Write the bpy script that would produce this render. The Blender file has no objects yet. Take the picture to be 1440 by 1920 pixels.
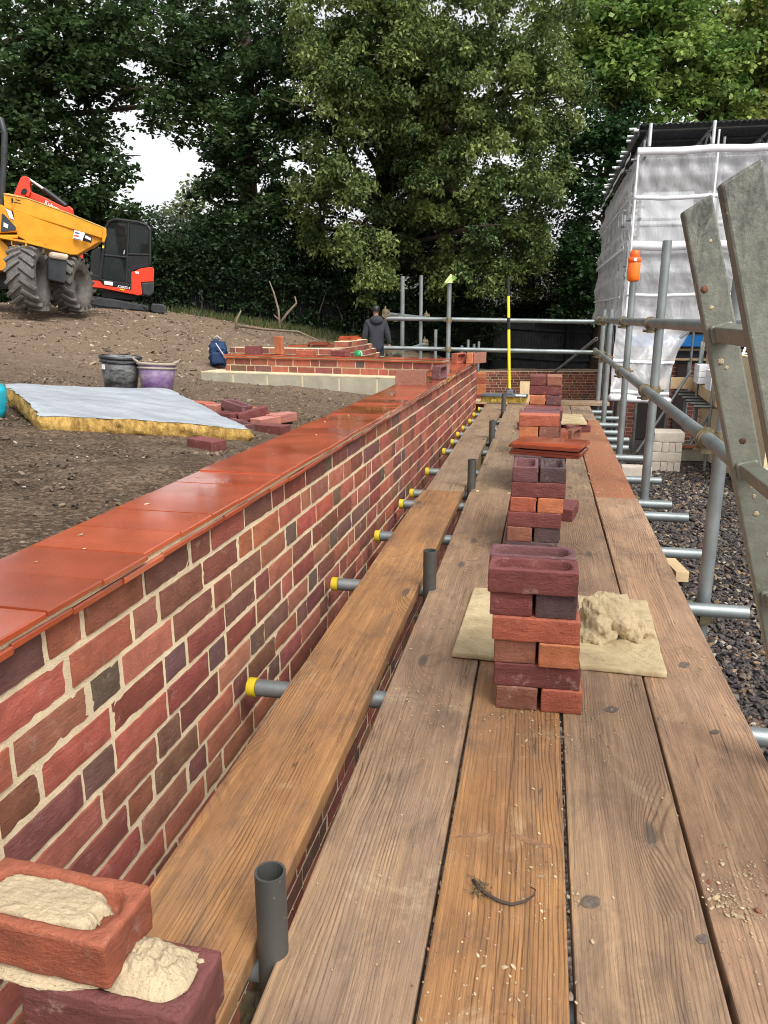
import bpy, bmesh, math, random
import numpy as np
from mathutils import Vector, Matrix, noise as mnoise
R = math.radians
rnd = random.Random(7)
npr = np.random.default_rng(11)
scene = bpy.context.scene
COL = scene.collection

# ------------------------------------------------------------------ camera, sky, sun, exposure
F_PX, CX, CY, CAM_H = 1440.0, 720.0, 960.0, 0.975
PITCH = math.atan((CY - 585.0) / F_PX)
YAW = math.atan((1021.0 - CX) / math.hypot(F_PX, CY - 585.0))
cam = bpy.data.cameras.new("camera")
cam.sensor_fit = 'VERTICAL'; cam.sensor_height = 36.0; cam.lens = 36.0 * F_PX / 1920.0
cam.clip_start = 0.05; cam.clip_end = 2000
camo = bpy.data.objects.new("camera", cam); COL.objects.link(camo)
camo.location = (0, 0, CAM_H)
camo.rotation_euler = (R(90) - PITCH, 0, YAW)
scene.camera = camo
SUN_EL, SUN_AZ = R(50), R(140)          # azimuth from +Y, clockwise: behind the camera to the right
world = bpy.data.worlds.new("World"); scene.world = world; world.use_nodes = True
wn = world.node_tree; bg = wn.nodes["Background"]
sky = wn.nodes.new("ShaderNodeTexSky"); sky.sky_type = 'NISHITA'; sky.sun_disc = False
sky.sun_elevation = SUN_EL; sky.sun_rotation = SUN_AZ
sky.air_density = 1.0; sky.dust_density = 4.0; sky.ozone_density = 1.0
hs = wn.nodes.new("ShaderNodeHueSaturation"); hs.inputs["Saturation"].default_value = 0.09
wn.links.new(sky.outputs[0], hs.inputs["Color"]); wn.links.new(hs.outputs[0], bg.inputs["Color"])
bg.inputs["Strength"].default_value = 0.15
sun = bpy.data.lights.new("sun", 'SUN'); sun.energy = 1.4; sun.angle = R(25); sun.color = (1.0, 0.96, 0.9)
suno = bpy.data.objects.new("sun", sun); COL.objects.link(suno)
sd = Vector((math.sin(SUN_AZ) * math.cos(SUN_EL), math.cos(SUN_AZ) * math.cos(SUN_EL), math.sin(SUN_EL)))
suno.rotation_euler = sd.to_track_quat('Z', 'Y').to_euler(); suno.location = (5, -8, 12)
scene.view_settings.view_transform = 'Standard'; scene.view_settings.look = 'None'
scene.view_settings.exposure = 0.75; scene.view_settings.gamma = 1.0
scene.render.engine = 'CYCLES'; scene.cycles.use_denoising = True
scene.cycles.filter_width = 1.0; scene.cycles.max_bounces = 6; scene.cycles.transparent_max_bounces = 8

# ------------------------------------------------------------------ geometry helpers
FW = Vector((-math.sin(YAW) * math.cos(PITCH), math.cos(YAW) * math.cos(PITCH), -math.sin(PITCH)))
RT = Vector((math.cos(YAW), math.sin(YAW), 0)); UP = RT.cross(FW); CAM = Vector((0, 0, CAM_H))
FH = Vector((-math.sin(YAW), math.cos(YAW), 0))
def ray(x, y): return FW * F_PX + RT * (x - CX) - UP * (y - CY)
def dep(x, y, D): d = ray(x, y); return CAM + d * (D / d.dot(FW))
def onz(x, y, z): d = ray(x, y); return CAM + d * ((z - CAM_H) / d.z)
def ony(x, y, Y): d = ray(x, y); return CAM + d * (Y / d.y)
def onx(x, y, X): d = ray(x, y); return CAM + d * (X / d.x)

class MB:
    """collects faces and links them as one mesh object"""
    def __init__(s): s.v = []; s.f = []; s.m = []; s.c = []; s.sm = []
    def add(s, vs, fs, mi=0, col=None, smooth=False):
        b = len(s.v); s.v += [tuple(p) for p in vs]
        for f in fs: s.f.append([b + i for i in f]); s.m.append(mi); s.sm.append(smooth)
        s.c += [col or (1, 1, 1, 1)] * len(vs)
    def box(s, c, size, rot=None, mi=0, col=None):
        hx, hy, hz = size[0] / 2, size[1] / 2, size[2] / 2
        P = [Vector((x, y, z)) for x in (-hx, hx) for y in (-hy, hy) for z in (-hz, hz)]
        if rot is not None: P = [rot @ p for p in P]
        P = [p + Vector(c) for p in P]
        s.add(P, [(0, 1, 3, 2), (4, 6, 7, 5), (0, 4, 5, 1), (2, 3, 7, 6), (0, 2, 6, 4), (1, 5, 7, 3)], mi, col)
    def bar(s, a, b, w, h, up=(0, 0, 1), mi=0, col=None):
        a, b = Vector(a), Vector(b); d = (b - a); L = d.length; d.normalize()
        sx = d.cross(Vector(up)); sx.normalize(); uz = sx.cross(d)
        s.box((a + b) / 2, (w, L, h), Matrix((sx, d, uz)).transposed(), mi, col)
    def tube(s, a, b, r, r2=None, n=14, wall=0.0, caps=True, mi=0, col=None):
        a, b = Vector(a), Vector(b); r2 = r if r2 is None else r2
        d = (b - a).normalized(); x = d.orthogonal().normalized(); y = d.cross(x)
        A = [x * math.cos(2 * math.pi * i / n) + y * math.sin(2 * math.pi * i / n) for i in range(n)]
        vs = [a + p * r for p in A] + [b + p * r2 for p in A]
        fs = [(i, (i + 1) % n, n + (i + 1) % n, n + i) for i in range(n)]
        s.add(vs, fs, mi, col, True)
        if wall:
            vs = [a + p * r for p in A] + [a + p * (r - wall) for p in A] + [b + p * r2 for p in A] + [b + p * (r2 - wall) for p in A]
            fs = []
            for i in range(n):
                j = (i + 1) % n
                fs += [(i, n + i, n + j, j), (2 * n + i, 2 * n + j, 3 * n + j, 3 * n + i), (n + i, 3 * n + i, 3 * n + j, n + j)]
            s.add(vs, fs, mi, col)
        elif caps:
            s.add([a + p * r for p in A] + [b + p * r2 for p in A], [tuple(range(n - 1, -1, -1)), tuple(range(n, 2 * n))], mi, col)
    def path(s, pts, radii, n=8, mi=0, col=None):
        pts = [Vector(p) for p in pts]; rings = []
        for i, p in enumerate(pts):
            d = (pts[min(i + 1, len(pts) - 1)] - pts[max(i - 1, 0)]).normalized()
            x = d.cross(Vector((0.31, 0.87, 0.13))).normalized(); y = d.cross(x)
            r = radii[i] if isinstance(radii, (list, tuple)) else radii
            rings.append([p + (x * math.cos(2 * math.pi * k / n) + y * math.sin(2 * math.pi * k / n)) * r for k in range(n)])
        vs = [p for q in rings for p in q]; fs = []
        for i in range(len(pts) - 1):
            for k in range(n):
                j = (k + 1) % n; fs.append((i * n + k, i * n + j, (i + 1) * n + j, (i + 1) * n + k))
        fs += [tuple(range(n - 1, -1, -1)), tuple(range((len(pts) - 1) * n, len(pts) * n))]
        s.add(vs, fs, mi, col, True)
    def lathe(s, prof, n=20, c=(0, 0, 0), mi=0, col=None, M=None):
        vs = []; fs = []
        for (r, z) in prof:
            for k in range(n):
                a = 2 * math.pi * k / n; p = Vector((r * math.cos(a), r * math.sin(a), z))
                if M is not None: p = M @ p
                vs.append(p + Vector(c))
        for i in range(len(prof) - 1):
            for k in range(n):
                j = (k + 1) % n; fs.append((i * n + k, i * n + j, (i + 1) * n + j, (i + 1) * n + k))
        s.add(vs, fs, mi, col, True)
    def prism(s, pts, ext, mi=0, col=None):
        pts = [Vector(p) for p in pts]; ext = Vector(ext); n = len(pts)
        vs = pts + [p + ext for p in pts]
        fs = [tuple(range(n)), tuple(range(2 * n - 1, n - 1, -1))] + [(i, n + i, n + (i + 1) % n, (i + 1) % n) for i in range(n)]
        s.add(vs, fs, mi, col)
    def build(s, name, mats, parent=None, world=False, bevel=0, origin=None, colors=False):
        me = bpy.data.meshes.new(name)
        vs = s.v
        if world and parent is not None:
            inv = (Matrix.Translation(parent.location) @ parent.rotation_euler.to_matrix().to_4x4()).inverted()
            if parent.parent is not None:
                g = parent.parent; inv = inv @ (Matrix.Translation(g.location) @ g.rotation_euler.to_matrix().to_4x4()).inverted()
            vs = [tuple(inv @ Vector(p)) for p in vs]
        if origin is not None: vs = [tuple(Vector(p) - Vector(origin)) for p in vs]
        me.from_pydata(vs, [], s.f)
        for m in (mats if isinstance(mats, (list, tuple)) else [mats]): me.materials.append(m)
        me.polygons.foreach_set("material_index", s.m); me.polygons.foreach_set("use_smooth", s.sm)
        if colors:
            a = me.attributes.new("bcol", 'FLOAT_COLOR', 'POINT')
            a.data.foreach_set("color", np.array(s.c, dtype=np.float32).ravel())
        bm = bmesh.new(); bm.from_mesh(me); bmesh.ops.recalc_face_normals(bm, faces=bm.faces); bm.to_mesh(me); bm.free()
        me.update()
        o = bpy.data.objects.new(name, me); COL.objects.link(o)
        if parent is not None: o.parent = parent
        if origin is not None: o.location = origin
        if bevel:
            b = o.modifiers.new("bevel", 'BEVEL'); b.width = bevel; b.segments = 2; b.limit_method = 'ANGLE'; b.angle_limit = R(40)
        return o

LABELS = {}
def tag(o, label, cat, group=None, kind=None):
    o["label"] = label; o["category"] = cat
    if group: o["group"] = group
    if kind: o["kind"] = kind
    LABELS.setdefault(label, []).append(o.name)
    return o
def thing(name, label, cat, loc=(0, 0, 0), rotz=0.0, group=None):
    o = bpy.data.objects.new(name, None); COL.objects.link(o); o.empty_display_size = 0.1
    o.location = loc; o.rotation_euler = (0, 0, rotz)
    return tag(o, label, cat, group)
def setting(o, kind="structure"):
    o["kind"] = kind; return o
def mesh_np(name, V, Fq, mat, col=None, smooth=False, parent=None):
    """fast mesh from numpy arrays; Fq is (n,3) or (n,4)"""
    me = bpy.data.meshes.new(name); n, k = Fq.shape
    me.vertices.add(len(V)); me.vertices.foreach_set("co", np.asarray(V, np.float32).ravel())
    me.loops.add(n * k); me.loops.foreach_set("vertex_index", np.asarray(Fq, np.int32).ravel())
    me.polygons.add(n); me.polygons.foreach_set("loop_start", np.arange(0, n * k, k, dtype=np.int32))
    me.polygons.foreach_set("use_smooth", np.full(n, smooth))
    me.update(calc_edges=True)
    if col is not None:
        a = me.attributes.new("bcol", 'FLOAT_COLOR', 'POINT'); a.data.foreach_set("color", np.asarray(col, np.float32).ravel())
    me.materials.append(mat); me.validate()
    o = bpy.data.objects.new(name, me); COL.objects.link(o)
    if parent is not None: o.parent = parent
    return o

# ------------------------------------------------------------------ materials
class NT:
    def __init__(s, name):
        s.mat = bpy.data.materials.new(name); s.mat.use_nodes = True; s.t = s.mat.node_tree
        s.b = s.t.nodes["Principled BSDF"]; s.out = s.t.nodes["Material Output"]
    def n(s, typ, **kw):
        nd = s.t.nodes.new(typ)
        for k, v in kw.items(): setattr(nd, k, v)
        return nd
    def set(s, sock, v):
        if isinstance(v, bpy.types.NodeSocket): s.t.links.new(v, sock)
        elif isinstance(v, (tuple, list)) and len(v) == 3 and sock.type == 'RGBA': sock.default_value = (*v, 1)
        else: sock.default_value = v
    def coord(s, kind="Object"): return s.n("ShaderNodeTexCoord").outputs[kind]
    def mapv(s, vec, scale=(1, 1, 1), loc=(0, 0, 0)):
        m = s.n("ShaderNodeMapping"); s.set(m.inputs[0], vec); m.inputs["Scale"].default_value = scale
        s.set(m.inputs["Location"], loc); return m.outputs[0]
    def noise(s, vec, scale, detail=4, rough=0.55, dist=0.0, color=False):
        m = s.n("ShaderNodeTexNoise"); s.set(m.inputs["Vector"], vec); m.inputs["Scale"].default_value = scale
        m.inputs["Detail"].default_value = detail; m.inputs["Roughness"].default_value = rough; m.inputs["Distortion"].default_value = dist
        return m.outputs["Color" if color else "Fac"]
    def voro(s, vec, scale, out="Distance", feature='F1'):
        m = s.n("ShaderNodeTexVoronoi"); m.feature = feature; s.set(m.inputs["Vector"], vec); m.inputs["Scale"].default_value = scale
        return m.outputs[out]
    def ramp(s, fac, stops):
        m = s.n("ShaderNodeValToRGB"); s.set(m.inputs[0], fac); e = m.color_ramp.elements
        while len(e) < len(stops): e.new(0.5)
        for el, (p, c) in zip(e, stops):
            el.position = p; el.color = (c, c, c, 1) if isinstance(c, (int, float)) else (*c, 1)
        return m.outputs[0]
    def mix(s, fac, a, b, mode='MIX'):
        m = s.n("ShaderNodeMix", data_type='RGBA', blend_type=mode); s.set(m.inputs[0], fac); s.set(m.inputs[6], a); s.set(m.inputs[7], b)
        return m.outputs[2]
    def math(s, op, a, b=0.0, c=0.0):
        m = s.n("ShaderNodeMath", operation=op); s.set(m.inputs[0], a); s.set(m.inputs[1], b); s.set(m.inputs[2], c); return m.outputs[0]
    def vmath(s, op, a, b):
        m = s.n("ShaderNodeVectorMath", operation=op); s.set(m.inputs[0], a); s.set(m.inputs[1], b); return m.outputs[0]
    def sep(s, vec):
        m = s.n("ShaderNodeSeparateXYZ"); s.set(m.inputs[0], vec); return m.outputs
    def comb(s, x, y, z):
        m = s.n("ShaderNodeCombineXYZ"); s.set(m.inputs[0], x); s.set(m.inputs[1], y); s.set(m.inputs[2], z); return m.outputs[0]
    def bump(s, h, strength=0.5, dist=0.01, normal=None):
        m = s.n("ShaderNodeBump"); s.set(m.inputs["Height"], h); m.inputs["Strength"].default_value = strength; m.inputs["Distance"].default_value = dist
        if normal is not None: s.set(m.inputs["Normal"], normal)
        return m.outputs[0]
    def done(s, color=None, rough=None, normal=None, metal=None, spec=None, **kw):
        for k, v in (("Base Color", color), ("Roughness", rough), ("Normal", normal), ("Metallic", metal), ("Specular IOR Level", spec)):
            if v is not None: s.set(s.b.inputs[k], v)
        for k, v in kw.items(): s.set(s.b.inputs[k], v)
        return s.mat
def attr_col(t): return t.n("ShaderNodeAttribute", attribute_name="bcol").outputs["Color"]
def objinfo(t, o): return t.n("ShaderNodeObjectInfo").outputs[o]

def plain(name, color, rough=0.5, metal=0.0, var=0.25, scale=6.0, bump=0.0, dirt=None, spec=None):
    t = NT(name); v = t.coord()
    a = t.noise(v, scale, 5, 0.6)
    c = t.mix(t.ramp(a, [(0.3, 0.0), (0.7, 1.0)]), tuple(x * (1 - var) for x in color), tuple(min(1, x * (1 + var)) for x in color))
    if dirt:
        d = t.noise(v, scale * 1.7, 6, 0.7)
        c = t.mix(t.ramp(d, [(dirt[1], 0.0), (dirt[1] + 0.12, 1.0)]), c, dirt[0])
    nm = t.bump(t.noise(v, scale * 12, 4, 0.6), bump, 0.004) if bump else None
    return t.done(c, t.math('ADD', t.math('MULTIPLY', a, 0.25), rough - 0.12), nm, metal, spec)

def make_brick_mat(name, objcol):
    t = NT(name); v = t.coord()
    if objcol:
        base = objinfo(t, "Color"); off = t.math('MULTIPLY', objinfo(t, "Random"), 37.0)
        v = t.vmath('ADD', v, t.comb(off, off, off))
    else: base = attr_col(t)
    n1 = t.noise(v, 14, 6, 0.65); n2 = t.noise(t.mapv(v, (30, 30, 90)), 1.0, 5, 0.7, 1.2); n3 = t.noise(v, 160, 3, 0.6)
    c = t.mix(t.ramp(n1, [(0.3, 0.0), (0.72, 1.0)]), t.mix(1.0, base, (0.7, 0.66, 0.65), 'MULTIPLY'), t.mix(1.0, base, (1.16, 1.13, 1.12), 'MULTIPLY'))
    c = t.mix(t.ramp(n3, [(0.5, 0.0), (0.8, 0.45)]), c, t.mix(0.5, c, (0.05, 0.03, 0.03)))
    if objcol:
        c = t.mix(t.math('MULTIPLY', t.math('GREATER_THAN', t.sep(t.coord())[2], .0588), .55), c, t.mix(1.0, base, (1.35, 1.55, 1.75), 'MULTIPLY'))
    n4 = t.noise(t.mapv(v, (7, 7, 24)), 1.0, 8, 0.8, 1.5)
    c = t.mix(t.ramp(n4, [(0.34, 0.45), (0.46, 0.0)]), c, t.mix(0.65, c, (0.045, 0.03, 0.03)))
    dust = t.ramp(t.noise(v, 22, 8, 0.8), [(0.57, 0.0), (0.7, 0.5)])
    c = t.mix(dust, c, (0.5, 0.36, 0.3))
    h = t.math('ADD', t.math('MULTIPLY', n2, 0.7), t.math('MULTIPLY', n3, 0.5))
    return t.done(c, 0.72, t.bump(t.math('ADD', h, t.math('MULTIPLY', n4, 1.2)), 1.0, 0.006), spec=0.35)
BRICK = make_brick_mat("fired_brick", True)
BRICKW = make_brick_mat("fired_brick_walling", False)

def make_mortar(name, col=(0.70, 0.575, 0.38)):
    t = NT(name); v = t.coord()
    a = t.noise(v, 9, 5, 0.6); b = t.noise(v, 220, 4, 0.7); g = t.noise(v, 500, 2, 0.5)
    c = t.mix(t.ramp(a, [(0.3, 0.0), (0.7, 1.0)]), tuple(x * 0.82 for x in col), tuple(x * 1.12 for x in col))
    c = t.mix(t.ramp(g, [(0.62, 0.0), (0.7, 0.7)]), c, (0.16, 0.12, 0.08))
    return t.done(c, 0.9, t.bump(t.math('ADD', b, t.noise(v, 60, 4, 0.6)), 0.9, 0.004), spec=0.2)
MORTAR = make_mortar("mortar")
MORTARWET = make_mortar("wet_mortar", (0.47, 0.37, 0.225))

def make_tile():
    t = NT("wet_clay_tile"); v = t.coord(); base = attr_col(t)
    n1 = t.noise(v, 7, 5, 0.6); w = t.noise(v, 3.3, 4, 0.55)
    c = t.mix(t.ramp(n1, [(0.3, 0.0), (0.7, 1.0)]), t.mix(1.0, base, (0.82, 0.8, 0.8), 'MULTIPLY'), t.mix(1.0, base, (1.14, 1.1, 1.05), 'MULTIPLY'))
    c = t.mix(t.ramp(t.noise(v, 60, 3, 0.7), [(0.72, 0.0), (0.8, 0.6)]), c, (0.55, 0.4, 0.3))
    r = t.ramp(w, [(0.4, 0.25), (0.6, 0.45)])
    h = t.math('ADD', t.noise(v, 90, 3, 0.6), t.noise(v, 300, 2, 0.5))
    return t.done(c, r, t.bump(h, 0.22, 0.003), spec=0.5, **{"Coat Weight": t.ramp(w, [(0.42, 1.0), (0.7, 0.5)]), "Coat Roughness": t.ramp(w, [(0.4, 0.05), (0.6, 0.13)])})
TILE = make_tile()

def make_wood(name, c_light, c_dark, grey=0.5, rough=0.62, redden=None):
    t = NT(name); v0 = t.coord(); off = t.math('MULTIPLY', objinfo(t, "Random"), 61.0)
    v = t.vmath('ADD', v0, t.comb(off, t.math('MULTIPLY', off, 1.7), 0.0))
    x, y, z = t.sep(v)
    # knots: sparse voronoi cells stretched along the board
    kv = t.comb(t.math('MULTIPLY', x, 4.6), t.math('MULTIPLY', y, 1.5), 0.0)
    vor = t.n("ShaderNodeTexVoronoi"); vor.voronoi_dimensions = '2D'; t.set(vor.inputs["Vector"], kv); vor.inputs["Scale"].default_value = 1.0
    kd = vor.outputs["Distance"]; kr = t.sep(vor.outputs["Color"])[0]
    has = t.math('GREATER_THAN', kr, 0.68)
    kn = t.math('MULTIPLY', has, t.ramp(kd, [(0.04, 1.0), (0.075, 0.0)]))
    halo = t.math('MULTIPLY', has, t.ramp(kd, [(0.05, 1.0), (0.32, 0.0)]))
    # growth rings drawn out into cathedral grain and pushed round the knots
    wob = t.noise(t.comb(t.math('MULTIPLY', x, 2.5), t.math('MULTIPLY', y, 0.55), 0.0), 1.0, 3, 0.5)
    wob2 = t.noise(t.comb(t.math('MULTIPLY', x, 9.0), t.math('MULTIPLY', y, 3.0), 0.0), 1.0, 2, 0.5)
    ph = t.math('ADD', t.math('MULTIPLY', x, 780.0), t.math('ADD', t.math('MULTIPLY', wob, 120.0), t.math('MULTIPLY', wob2, 16.0)))
    ph = t.math('ADD', ph, t.math('MULTIPLY', halo, 42.0))
    ring = t.math('ADD', t.math('MULTIPLY', t.math('SINE', ph), 0.5), 0.5)
    ring = t.math('POWER', ring, 3.2)
    gate = t.ramp(t.noise(t.comb(t.math('MULTIPLY', x, 9.0), t.math('MULTIPLY', y, 0.7), 3.0), 1.0, 3, 0.5), [(0.4, 0.06), (0.62, 1.0)])
    gate = t.math('MULTIPLY', gate, t.ramp(t.noise(t.comb(t.math('MULTIPLY', x, 40.0), t.math('MULTIPLY', y, 6.0), 9.0), 1.0, 4, 0.7), [(0.3, 0.25), (0.65, 1.0)]))
    fib = t.noise(t.comb(t.math('MULTIPLY', x, 260.0), t.math('MULTIPLY', y, 7.0), t.math('MULTIPLY', z, 60.0)), 1.0, 4, 0.65)
    streak = t.noise(t.comb(t.math('MULTIPLY', x, 55.0), t.math('MULTIPLY', y, 1.1), 5.0), 1.0, 5, 0.65)
    blot = t.noise(t.comb(t.math('MULTIPLY', x, 5.0), t.math('MULTIPLY', y, 2.2), 7.0), 1.0, 6, 0.65, 0.6)
    grime = t.noise(t.comb(t.math('MULTIPLY', x, 11.0), t.math('MULTIPLY', y, 4.5), 2.0), 1.0, 10, 0.8, 0.6)
    c = t.mix(t.ramp(blot, [(0.28, 0.0), (0.72, 1.0)]), c_dark, c_light)
    c = t.mix(t.ramp(streak, [(0.34, 0.55), (0.62, 0.0)]), c, tuple(k * 0.62 for k in c_dark))
    c = t.mix(t.ramp(streak, [(0.56, 0.0), (0.74, 0.45)]), c, tuple(min(1, k * 1.22) for k in c_light))
    c = t.mix(t.math('MULTIPLY', t.math('MULTIPLY', ring, gate), 0.56), c, tuple(k * 0.34 for k in c_dark))
    c = t.mix(t.ramp(fib, [(0.4, 0.0), (0.75, 0.5)]), c, tuple(k * 0.5 for k in c_dark))
    g2 = t.ramp(t.noise(t.comb(t.math('MULTIPLY', x, 4.0), t.math('MULTIPLY', y, 1.3), 11.0), 1.0, 6, 0.7, 0.8), [(0.46, 0.0), (0.68, grey)])
    c = t.mix(t.math('MULTIPLY', g2, 0.8), c, (0.21, 0.165, 0.145))
    c = t.mix(t.ramp(grime, [(0.47, 0.0), (0.66, 0.62)]), c, (0.09, 0.064, 0.05))
    c = t.mix(t.math('MULTIPLY', t.math('MULTIPLY', halo, ring), 0.5), c, (0.12, 0.055, 0.03))
    c = t.mix(t.math('MULTIPLY', kn, 0.8), c, (0.075, 0.06, 0.052))
    # drying checks: thin dark lines broken up along the grain
    chk = t.noise(t.comb(t.math('MULTIPLY', x, 34.0), t.math('MULTIPLY', y, 0.9), 21.0), 1.0, 3, 0.6, 0.4)
    chk = t.ramp(t.math('ABSOLUTE', t.math('SUBTRACT', chk, 0.5)), [(0.0, 1.0), (0.012, 0.0)])
    chk = t.math('MULTIPLY', chk, t.ramp(t.noise(t.comb(t.math('MULTIPLY', x, 8.0), t.math('MULTIPLY', y, 1.4), 31.0), 1.0, 2, 0.5), [(0.52, 0.0), (0.6, 0.85)]))
    c = t.mix(chk, c, (0.04, 0.025, 0.018))
    dust = t.ramp(t.noise(v, 4.5, 9, 0.8, 0.5), [(0.57, 0.0), (0.74, 0.62)])
    c = t.mix(dust, c, (0.5, 0.39, 0.24))
    spk = t.ramp(t.noise(v, 130, 3, 0.7), [(0.66, 0.0), (0.72, 0.6)]); c = t.mix(spk, c, (0.08, 0.055, 0.04))
    if redden:
        c = t.mix(t.ramp(t.noise(v, 3.0, 6, 0.7), [(0.25, 0.9), (0.75, 0.45)]), c, redden)
    h = t.math('ADD', t.math('MULTIPLY', fib, 0.8), t.math('MULTIPLY', t.math('MULTIPLY', ring, gate), -0.5))
    return t.done(c, t.math('ADD', t.math('MULTIPLY', blot, 0.3), rough - 0.2), t.bump(h, 0.8, 0.004), spec=0.4)
WOOD_WARM = make_wood("warm_weathered_board", (0.50, 0.262, 0.1), (0.28, 0.134, 0.056), 0.25)
WOOD_BROWN = make_wood("brown_weathered_board", (0.46, 0.295, 0.165), (0.25, 0.155, 0.098), 0.52)
WOOD_PALE = make_wood("pale_dusty_board", (0.44, 0.305, 0.18), (0.27, 0.18, 0.11), 0.5)
WOOD_PINK = make_wood("pinkish_larch_board", (0.56, 0.35, 0.205), (0.35, 0.2, 0.115), 0.3)
WOOD_RED = make_wood("board_stained_by_brick_dust", (0.40, 0.2, 0.10), (0.25, 0.12, 0.06), 0.3, redden=(0.36, 0.13, 0.06))
TIMBER = plain("raw_timber", (0.5, 0.36, 0.2), 0.7, var=0.2, scale=5)
def make_ply():
    t = NT("mortar_caked_ply"); v = t.coord()
    a = t.noise(v, 7, 9, 0.75, 0.6); b = t.noise(v, 26, 8, 0.75); g = t.noise(t.mapv(v, (3, 60, 60)), 1.0, 4, 0.6)
    c = t.mix(t.ramp(a, [(0.36, 0.0), (0.62, 1.0)]), (0.42, 0.32, 0.185), (0.64, 0.52, 0.31))
    c = t.mix(t.ramp(b, [(0.55, 0.0), (0.72, 0.7)]), c, (0.24, 0.18, 0.105)); c = t.mix(t.ramp(g, [(0.6, 0.0), (0.75, 0.35)]), c, (0.26, 0.2, 0.12))
    crk = t.ramp(t.voro(v, 19, "Distance", 'DISTANCE_TO_EDGE'), [(0.0, 1.0), (0.02, 0.0)]); crk = t.math('MULTIPLY', crk, t.ramp(t.noise(v, 6, 3, 0.5), [(0.5, 0.0), (0.6, 0.6)]))
    c = t.mix(crk, c, (0.16, 0.12, 0.07))
    return t.done(c, 0.9, t.bump(t.math('ADD', t.math('MULTIPLY', a, 1.5), b), 0.9, 0.012), spec=0.2)
PLY = make_ply()
MORTARSAND = make_mortar("sandy_mortar", (0.5, 0.4, 0.26))

def make_galv(name, col, rough=0.42, metal=0.55, dark=0.6):
    t = NT(name); v = t.coord("Object")
    a = t.noise(v, 5, 5, 0.6); b = t.noise(t.mapv(v, (40, 40, 12)), 1.0, 5, 0.7); sp = t.noise(v, 90, 3, 0.7)
    c = t.mix(t.ramp(a, [(0.3, 0.0), (0.7, 1.0)]), tuple(x * dark for x in col), col)
    c = t.mix(t.ramp(b, [(0.55, 0.0), (0.75, 0.4)]), c, tuple(x * 0.5 for x in col))
    c = t.mix(t.ramp(sp, [(0.68, 0.0), (0.74, 0.7)]), c, (0.45, 0.38, 0.28))
    return t.done(c, t.math('ADD', t.math('MULTIPLY', b, 0.3), rough - 0.12), t.bump(b, 0.15, 0.002), metal)
GALV = make_galv("galvanised_steel", (0.31, 0.345, 0.345), 0.42, 0.6, 0.55)
GALVDARK = make_galv("dull_steel_tube", (0.1, 0.1, 0.094), 0.5, 0.4)
COUPLER = plain("forged_coupler", (0.2, 0.165, 0.1), 0.5, 0.5, 0.4, 40, 0.3)
ALU = plain("aluminium", (0.62, 0.64, 0.66), 0.4, 0.6, 0.1, 10)
YELLOWCAP = plain("yellow_plastic", (0.55, 0.4, 0.015), 0.45, 0, 0.15, 20)
def make_ladder():
    t = NT("painted_ladder_steel"); v = t.coord()
    a = t.noise(v, 16, 9, 0.8, 0.3); b = t.noise(t.mapv(v, (34, 34, 12)), 1.0, 9, 0.8, 0.5)
    c = t.mix(t.ramp(a, [(0.38, 0.0), (0.62, 1.0)]), (0.165, 0.17, 0.135), (0.235, 0.24, 0.19))
    z = t.sep(v)[2]
    c = t.mix(t.math('MULTIPLY', t.ramp(b, [(0.4, 0.0), (0.62, 0.95)]), t.ramp(t.math('MULTIPLY', t.math('ADD', z, -2.42), 4.0), [(0.0, 0.12), (0.75, 1.0)])), c, (0.045, 0.045, 0.045))
    c = t.mix(t.ramp(t.noise(v, 24, 6, 0.75), [(0.66, 0.0), (0.71, 0.9)]), c, (0.5, 0.36, 0.16))
    c = t.mix(t.ramp(t.noise(v, 13, 5, 0.7), [(0.7, 0.0), (0.76, 0.6)]), c, (0.13, 0.05, 0.025))
    c = t.mix(t.ramp(t.noise(t.mapv(v, (7, 7, 9), (4, 0, 1)), 1.0, 2, 0.5), [(0.76, 0.0), (0.8, 0.5)]), c, (0.1, 0.22, 0.4))
    return t.done(c, t.math('ADD', t.math('MULTIPLY', b, 0.3), 0.32), t.bump(t.noise(v, 50, 5, 0.7), 0.4, 0.004), 0.25)
LADDER = make_ladder()

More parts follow.
